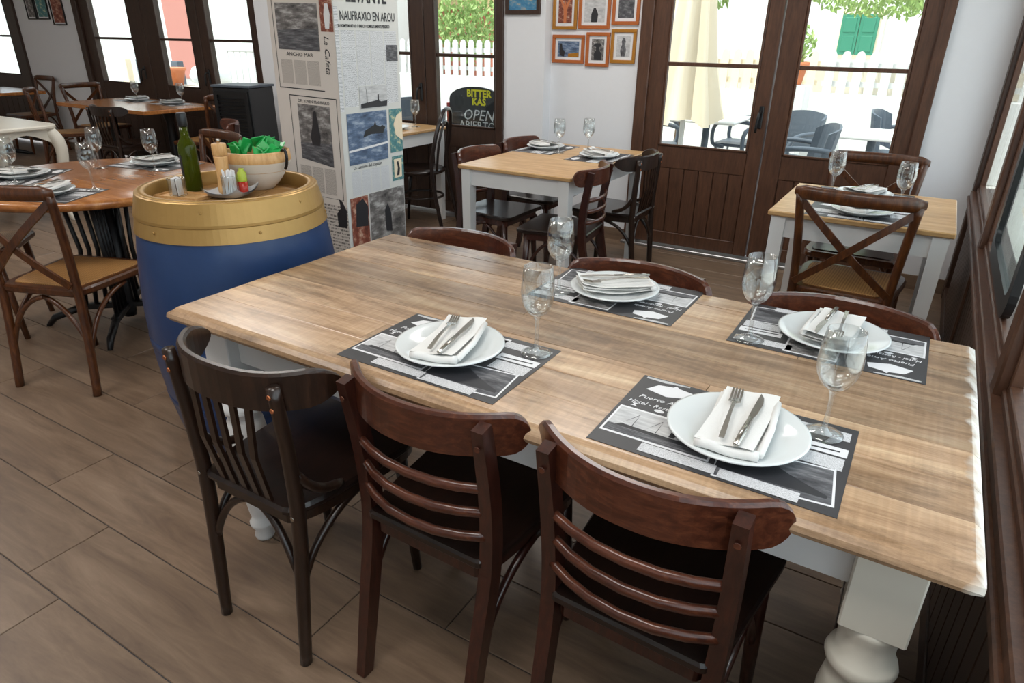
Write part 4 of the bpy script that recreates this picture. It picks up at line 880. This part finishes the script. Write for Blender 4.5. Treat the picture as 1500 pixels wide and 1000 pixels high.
side(.345, .595, PD, .86, 'photo_teal', 'photo', 2); poly_side([(.39, .70), (.445, .66), (.445, .84), (.40, .82), (.375, .77)], 'canvas', 3)
text_mesh('lettering', 'La canción del capitán', .025, 'print_black', pil, (PW / 2 + .002, -PD / 2 + .06, remap(.535, SV)), (PI / 2, 0, PI / 2), xs=.95)
for k in range(4): side(.045 + k * .072, .36, .11 + k * .072, .52, 'news_text')
side(.352, .40, PD, .57, 'photo_teal', 'photo', 2); side(.366, .42, .428, .55, 'canvas', 'photo', 3); poly_side([(.385, .435), (.405, .435), (.412, .48), (.40, .535), (.388, .53), (.395, .49)], 'print_black', 4)
side(.02, .0, .15, .31, 'photo_brown', 'photo', 2); poly_side([(.05, .18), (.14, .17), (.145, .26), (.11, .30), (.06, .28)], 'print_black', 3)
side(.16, .0, .44, .33, 'photo_bw', 'photo', 2); poly_side([(.28, .12), (.33, .11), (.325, .2), (.30, .25), (.275, .22)], 'print_black', 3)
# ---------------------------------------------------------------- pictures on the walls
def picture(label, x0, x1, z0, z1, y, fm, pm2, bd=.022, mg=.02, name='framed_picture', group='framed photos on the white wall', shapes=()):
    t_ = thing(name, label, 'picture', ((x0 + x1) / 2, y, (z0 + z1) / 2), 0, group); a, b_ = (x1 - x0) / 2, (z1 - z0) / 2
    MB().box((-a, -.018, -b_), (a, 0, -b_ + bd), 0, .002).box((-a, -.018, b_ - bd), (a, 0, b_), 0, .002).box((-a, -.018, -b_ + bd), (-a + bd, 0, b_ - bd), 0, .002).box((a - bd, -.018, -b_ + bd), (a, 0, b_ - bd), 0, .002).build('frame', fm, t_)
    MB().quad((-a + bd, -.006, -b_ + bd), (a - bd, -.006, -b_ + bd), (a - bd, -.006, b_ - bd), (-a + bd, -.006, b_ - bd)).build('mount', 'print_white', t_)
    q = bd + mg; MB().quad((-a + q, -.0075, -b_ + q), (a - q, -.0075, -b_ + q), (a - q, -.0075, b_ - q), (-a + q, -.0075, b_ - q)).build('photo', pm2, t_)
    for (pts, mm) in shapes: m = MB(); m.add([(-a + q + u * 2 * (a - q), -.0085, -b_ + q + v * 2 * (b_ - q)) for (u, v) in pts], [tuple(range(len(pts)))]); m.build('photo_figure', mm, t_)
    return t_
fig = [(.35, .02), (.65, .02), (.72, .3), (.62, .6), (.66, .72), (.58, .9), (.42, .9), (.36, .72), (.4, .6), (.28, .3)]
picture('mustard-framed photo of a figure with raised arms, top left', -2.53, -2.338, 1.466, 1.72, YW, 'frame_mustard', 'photo_brown', shapes=[([(.4, 0), (.6, 0), (.62, .5), (.9, .9), (.82, .95), (.56, .68), (.5, .85), (.44, .68), (.18, .95), (.1, .9), (.38, .5)], 'terracotta')])
picture('orange-framed grey photo of a seated person, top middle', -2.325, -2.085, 1.472, 1.70, YW, 'frame_orange', 'photo_sky', shapes=[([(.35, 0), (.65, 0), (.68, .35), (.55, .62), (.45, .62), (.34, .35)], 'print_black')])
picture('orange-framed dark photo at top right of the six', -2.07, -1.872, 1.498, 1.74, YW, 'frame_orange', 'photo_dark')
picture('orange-framed colour photo of a figure by the sea, bottom left', -2.525, -2.27, 1.245, 1.432, YW, 'frame_orange', 'photo_sea', shapes=[([(.1, .1), (.3, 0), (.35, .3), (.22, .55), (.2, .85), (.1, .85), (.08, .5)], 'print_black'), ([(.5, .2), (1, .3), (1, 0), (.5, 0)], 'frame_mustard')])
picture('orange-framed black and white portrait with hat, bottom middle', -2.255, -2.075, 1.228, 1.45, YW, 'frame_orange', 'photo_bw', shapes=[([(.25, 0), (.8, 0), (.85, .3), (.65, .45), (.62, .62), (.85, .66), (.7, .8), (.3, .8), (.1, .66), (.36, .62), (.36, .45), (.2, .3)], 'print_black')])
picture('mustard-framed photo of a person in camouflage, bottom right', -2.065, -1.88, 1.255, 1.472, YW, 'frame_mustard', 'photo_sky', shapes=[(fig, 'photo_dark')])
picture('dark-framed blue picture above the narrow wall beside window', -2.87, -2.58, 1.56, 1.95, 4.62, 'frame_dark', 'photo_blue', .03, .0, group='other pictures')
for (x0, x1, z0, pmn, lb) in ((-9.86, -9.66, 1.53, 'photo_bw', 'thin black framed picture in far corner, leftmost of three'), (-9.63, -9.36, 1.53, 'photo_teal', 'thin black framed picture in far corner, middle of three'), (-9.30, -9.02, 1.47, 'photo_brown', 'thin black framed picture in far corner, rightmost of three')):
    picture(lb, x0, x1, z0, z0 + .36, YW, 'black_iron', pmn, .012, .015, group='small pictures in the far corner')
# ---------------------------------------------------------------- tableware
def placemat(label, loc, rz, group, full=True):
    o = thing('placemat', label, 'placemat', loc, rz, group); W, D = .415, .288
    MB().box((-W / 2, -D / 2, 0), (W / 2, D / 2, .0008)).build('sheet', 'mat_black', o)
    def q(u0, v0, u1, v1, mn, z=.0011, name='printed_photo', rot=0):
        x0, y0, x1, y1 = -W / 2 + u0 * W, -D / 2 + v0 * D, -W / 2 + u1 * W, -D / 2 + v1 * D; cx, cy = (x0 + x1) / 2, (y0 + y1) / 2
        pts = [(x0, y0), (x1, y0), (x1, y1), (x0, y1)]; pts = [(cx + (x - cx) * math.cos(rot) - (y - cy) * math.sin(rot), cy + (x - cx) * math.sin(rot) + (y - cy) * math.cos(rot), z) for (x, y) in pts]
        return MB().quad(*pts).build(name, mn, o)
    def pg(pts, mn, z, name='printed_shape'): m = MB(); m.add([(-W / 2 + u * W, -D / 2 + v * D, z) for (u, v) in pts], [tuple(range(len(pts)))]); return m.build(name, mn, o)
    q(.015, .14, .50, .50, 'print_white', .0010, 'photo_border'); q(.025, .16, .49, .48, 'photo_sky', .0012); q(.025, .16, .49, .25, 'photo_dark', .0013)
    pg([(.06, .24), (.42, .22), (.44, .27), (.3, .262), (.08, .275)], 'print_black', .0015)
    for x in (.13, .24, .36): pg([(x, .27), (x + .004, .27), (x + .002, .44)], 'print_black', .0015); pg([(x - .05, .27), (x, .42), (x - .001, .43)], 'print_black', .0015)
    pg([(.30, .27), (.325, .27), (.325, .33), (.30, .33)], 'print_black', .0015)
    q(.22, .035, .54, .13, 'mat_text', .0016, 'printed_text')
    q(.52, .05, .97, .43, 'print_white', .0010, 'photo_border', .10); q(.53, .065, .96, .415, 'photo_dark', .0013, rot=.10); pg([(.53, .24), (.70, .36), (.80, .27), (.95, .17), (.95, .14), (.53, .12)], 'print_black', .0014)
    q(.555, .02, .86, .115, 'mat_text', .0017, 'printed_text')
    q(.76, .46, .975, .60, 'mat_text', .0012, 'printed_text'); q(.74, .62, .98, .72, 'print_white', .0012, 'photo_border'); pg([(.76, .645), (.95, .665), (.95, .68), (.76, .665)], 'print_black', .0014)
    q(.66, .82, .975, .93, 'mat_text', .0012, 'printed_text')
    q(.42, .52, .70, .96, 'print_white', .0010, 'photo_border'); q(.43, .54, .69, .94, 'photo_bw', .0012)
    pg([(.06, .80), (.10, .90), (.17, .92), (.18, .95), (.20, .92), (.27, .90), (.28, .82), (.17, .76)], 'print_white', .0011)
    pg([(.02, .96), (.12, .95), (.24, .975), (.24, .99), (.02, .985)], 'photo_sky', .0011)
    if full:
        text_mesh('lettering', 'Puerto Arnela', .019, 'print_white', o, (-W / 2 + .055 * W, -D / 2 + .665 * D, .0012), shear=.25)
        text_mesh('lettering', 'Hotel - Restaurante', .018, 'print_white', o, (-W / 2 + .025 * W, -D / 2 + .575 * D, .0012), shear=.25, xs=.9)
        text_mesh('lettering', 'f', .022, 'print_white', o, (-W / 2 + .34 * W, -D / 2 + .515 * D, .0012), bold=.001)
        pg([(.05, .53), (.085, .53), (.07, .55), (.085, .57), (.05, .57), (.065, .55)], 'print_white', .0012, 'icon'); pg([(.19 + .025 * math.cos(a), .545 + .02 * math.sin(a)) for a in [k * PI / 6 for k in range(12)]], 'print_white', .0012, 'icon')
    return o
def plate(label, loc, group, first=[None]):
    if first[0]: return dup(first[0], loc, 0, label, group)
    p_ = MB().lathe([(0, .004), (.07, .004), (.076, 0), (.08, .003), (.118, .018), (.123, .0205), (.1235, .023), (.119, .0235), (.084, .0115), (.076, .0085), (0, .008)], 56, (0, 0, 0), 0, True, False, False).build('plate', 'porcelain', None, loc)
    tag(p_, label, 'plate', group); first[0] = p_; return p_
def napkin(label, loc, rz, group, first=[None]):
    if first[0]: return dup(first[0], loc, rz, label, group)
    m = MB(); nx, ny = 8, 12; W, D = .105, .20
    for layer in range(3):
        vs = []
        for i in range(nx + 1):
            for j in range(ny + 1):
                u, v = i / nx, j / ny; x = (u - .5) * (W - .004 * layer) + .006 * layer * (v - .5); y_ = (v - .5) * D
                z = .006 + .0065 * layer + .012 * (2 * v - 1) ** 2 * (1 if v > .5 else .55) + .002 * math.sin(u * 7 + layer) + .0015 * math.sin(v * 9 + layer * 2) + (.004 * u if layer == 2 else 0)
                vs.append((x, y_, z))
        k = ny + 1; m.add(vs, [(i * k + j, (i + 1) * k + j, (i + 1) * k + j + 1, i * k + j + 1) for i in range(nx) for j in range(ny)], 0, True)
    # rolled front fold
    m.tube([(-W / 2 + W * i / 8, -D / 2 + .004, .016 + .002 * math.sin(i)) for i in range(9)], .009, 10)
    m.tube([(W / 2, -D / 2 + .01, .018), (W / 2 + .003, 0, .016), (W / 2, D / 2 - .01, .026)], .007, 8)
    o = m.build('napkin', 'linen', None, loc, (0, 0, rz)); tag(o, label, 'napkin', group); first[0] = o; return o
def fork(label, loc, rz, group, first=[None]):
    if first[0]: return dup(first[0], loc, rz, label, group)
    m = MB(); m.ribbon(smooth_path([(0, -.095, .004), (0, -.03, .007), (0, .03, .004), (0, .045, .002)], 3), (1, 0, 0), [.0045, .0045, .004, .0035, .003, .003, .003, .0045, .008, .011][:10], .003)
    for k in range(4): x = -.0085 + k * .0057; m.ribbon(smooth_path([(x, .043, .002), (x, .065, .001), (x, .09, .007)], 3), (1, 0, 0), [.0019] * 6 + [.0011], .002)
    o = m.build('fork', 'steel', None, loc, (0, 0, rz)); tag(o, label, 'fork', group); first[0] = o; return o
def knife(label, loc, rz, group, first=[None]):
    if first[0]: return dup(first[0], loc, rz, label, group)
    t_ = thing('knife', label, 'knife', loc, rz, group); first[0] = t_
    MB().tube([(0, -.10, .004), (0, -.05, .0045), (0, 0, .004)], [.0055, .0065, .005], 8, 0, True, .55, (1, 0, 0)).build('handle', 'steel', t_)
    MB().prism([(-.005, 0), (.004, 0), (.007, .02), (.008, .06), (.004, .085), (-.004, .10), (-.005, .06)], .0032, .0048).build('blade', 'steel', t_)
    return t_
def wineglass(label, loc, group, first=[None], s=1.0):
    if first[0]: o = dup(first[0], loc, 0, label, group); return o
    t_ = thing('wine_glass', label, 'glass', loc, 0, group); first[0] = t_
    MB().lathe([(.034, 0), (.0345, .0015), (.02, .004), (.008, .009), (.0048, .02), (.0042, .05), (.0048, .08), (.009, .09)], 32, (0, 0, 0), 0, True, True, False).build('foot_and_stem', 'clear_glass', t_)
    MB().lathe([(.0, .0905), (.009, .091), (.024, .102), (.034, .122), (.0375, .145), (.036, .17), (.0315, .205), (.0305, .2055), (.0295, .205), (.0345, .17), (.036, .145), (.0325, .1235), (.0225, .105), (.0, .096)], 40, (0, 0, 0), 0, True, False, False).build('bowl', 'clear_glass', t_)
    return t_
def setting(pc, mat_c, mrz, nrz, who, z, grp, glass_at=None, full=True, glass_who=None):
    placemat('printed placemat with ship photos ' + who, (mat_c[0], mat_c[1], z), mrz, 'printed paper placemats' , full)
    zz = z + .0018
    plate('round white plate ' + who, (pc[0], pc[1], zz), 'white dinner plates')
    napkin('folded white napkin on the plate ' + who, (pc[0], pc[1], zz + .0115), nrz, 'folded white napkins')
    c_, s_ = math.cos(nrz), math.sin(nrz)
    def off(dx, dy): return (pc[0] + dx * c_ - dy * s_, pc[1] + dx * s_ + dy * c_, zz + .041)
    fork('steel fork on the napkin ' + who, off(-.016, .005), nrz + .05, 'steel forks'); knife('steel knife on the napkin ' + who, off(.020, -.002), nrz - .05, 'steel knives')
    if glass_at: wineglass('clear stemmed wine glass ' + (glass_who or who), (glass_at[0], glass_at[1], z + (.0018 if full is not None else 0)), 'stemmed wine glasses')
setting((-.825, 1.10), (-.822, 1.094), 0, .26, 'at front left of the long table', TZ, 0, (-.656, 1.195))
setting((-.183, 1.088), (-.202, 1.086), 0, .05, 'at front right of the long table', TZ, 0, (-.05, 1.183))
setting((-.665, 1.655), (-.66, 1.657), PI, PI - .9, 'at back left of the long table', TZ, 0, (-.80, 1.577))
setting((-.10, 1.645), (-.105, 1.650), PI, PI - .05, 'at back right of the long table', TZ, 0, (-.268, 1.541))
setting((-2.16, 3.98), (-2.15, 3.97), -PI / 2, -PI / 2 - .3, 'at left on the pine table by the photos', .75, 0, (-2.0, 3.86), False)
setting((-1.72, 3.86), (-1.72, 3.87), PI / 2, PI / 2 - .3, 'at right on the pine table by the photos', .75, 0, (-1.86, 3.99), False)
setting((-.22, 3.56), (-.22, 3.575), PI, PI - .4, 'at far side of the small right-hand table', .75, 0, (-.355, 3.50), False)
setting((-.19, 3.19), (-.19, 3.185), 0, -.3, 'at near side of the small right-hand table', .75, 0, (-.06, 3.33), False)
rc = (-3.475, 1.788)
for (dx, dy, ang, who, gl) in ((.19, -.34, .45, 'at round table, in front of the foreground chair', (-3.20, 1.62)), (-.30, -.20, -.9, 'at round table, cut by the left edge', (-3.65, 1.50)), (-.10, .37, PI + .2, 'at round table, farthest from the camera', (-3.41, 2.05))):
    setting((rc[0] + dx, rc[1] + dy), (rc[0] + dx, rc[1] + dy), ang, ang - .3, who, .76, 0, gl, False)
wineglass('clear stemmed wine glass at round table, behind another glass', (-3.70, 1.93, .76), 'stemmed wine glasses')
setting((-7.25, 4.32), (-7.25, 4.32), PI, PI - .3, 'on far window table, left one', .75, 0, (-7.05, 4.2), False)
setting((-6.65, 4.32), (-6.65, 4.32), PI, PI - .3, 'on far window table, right one', .75, 0, (-6.45, 4.3), False)
setting((-9.6, 3.85), (-9.6, 3.85), 0, -.3, 'on the far corner table', .75, 0, (-9.95, 3.85), False)
plate('round white plate on the table behind the pillar', (-3.60, 4.15, .75), 'white dinner plates'); wineglass('clear stemmed wine glass on the table behind the pillar', (-3.55, 4.36, .75), 'stemmed wine glasses')
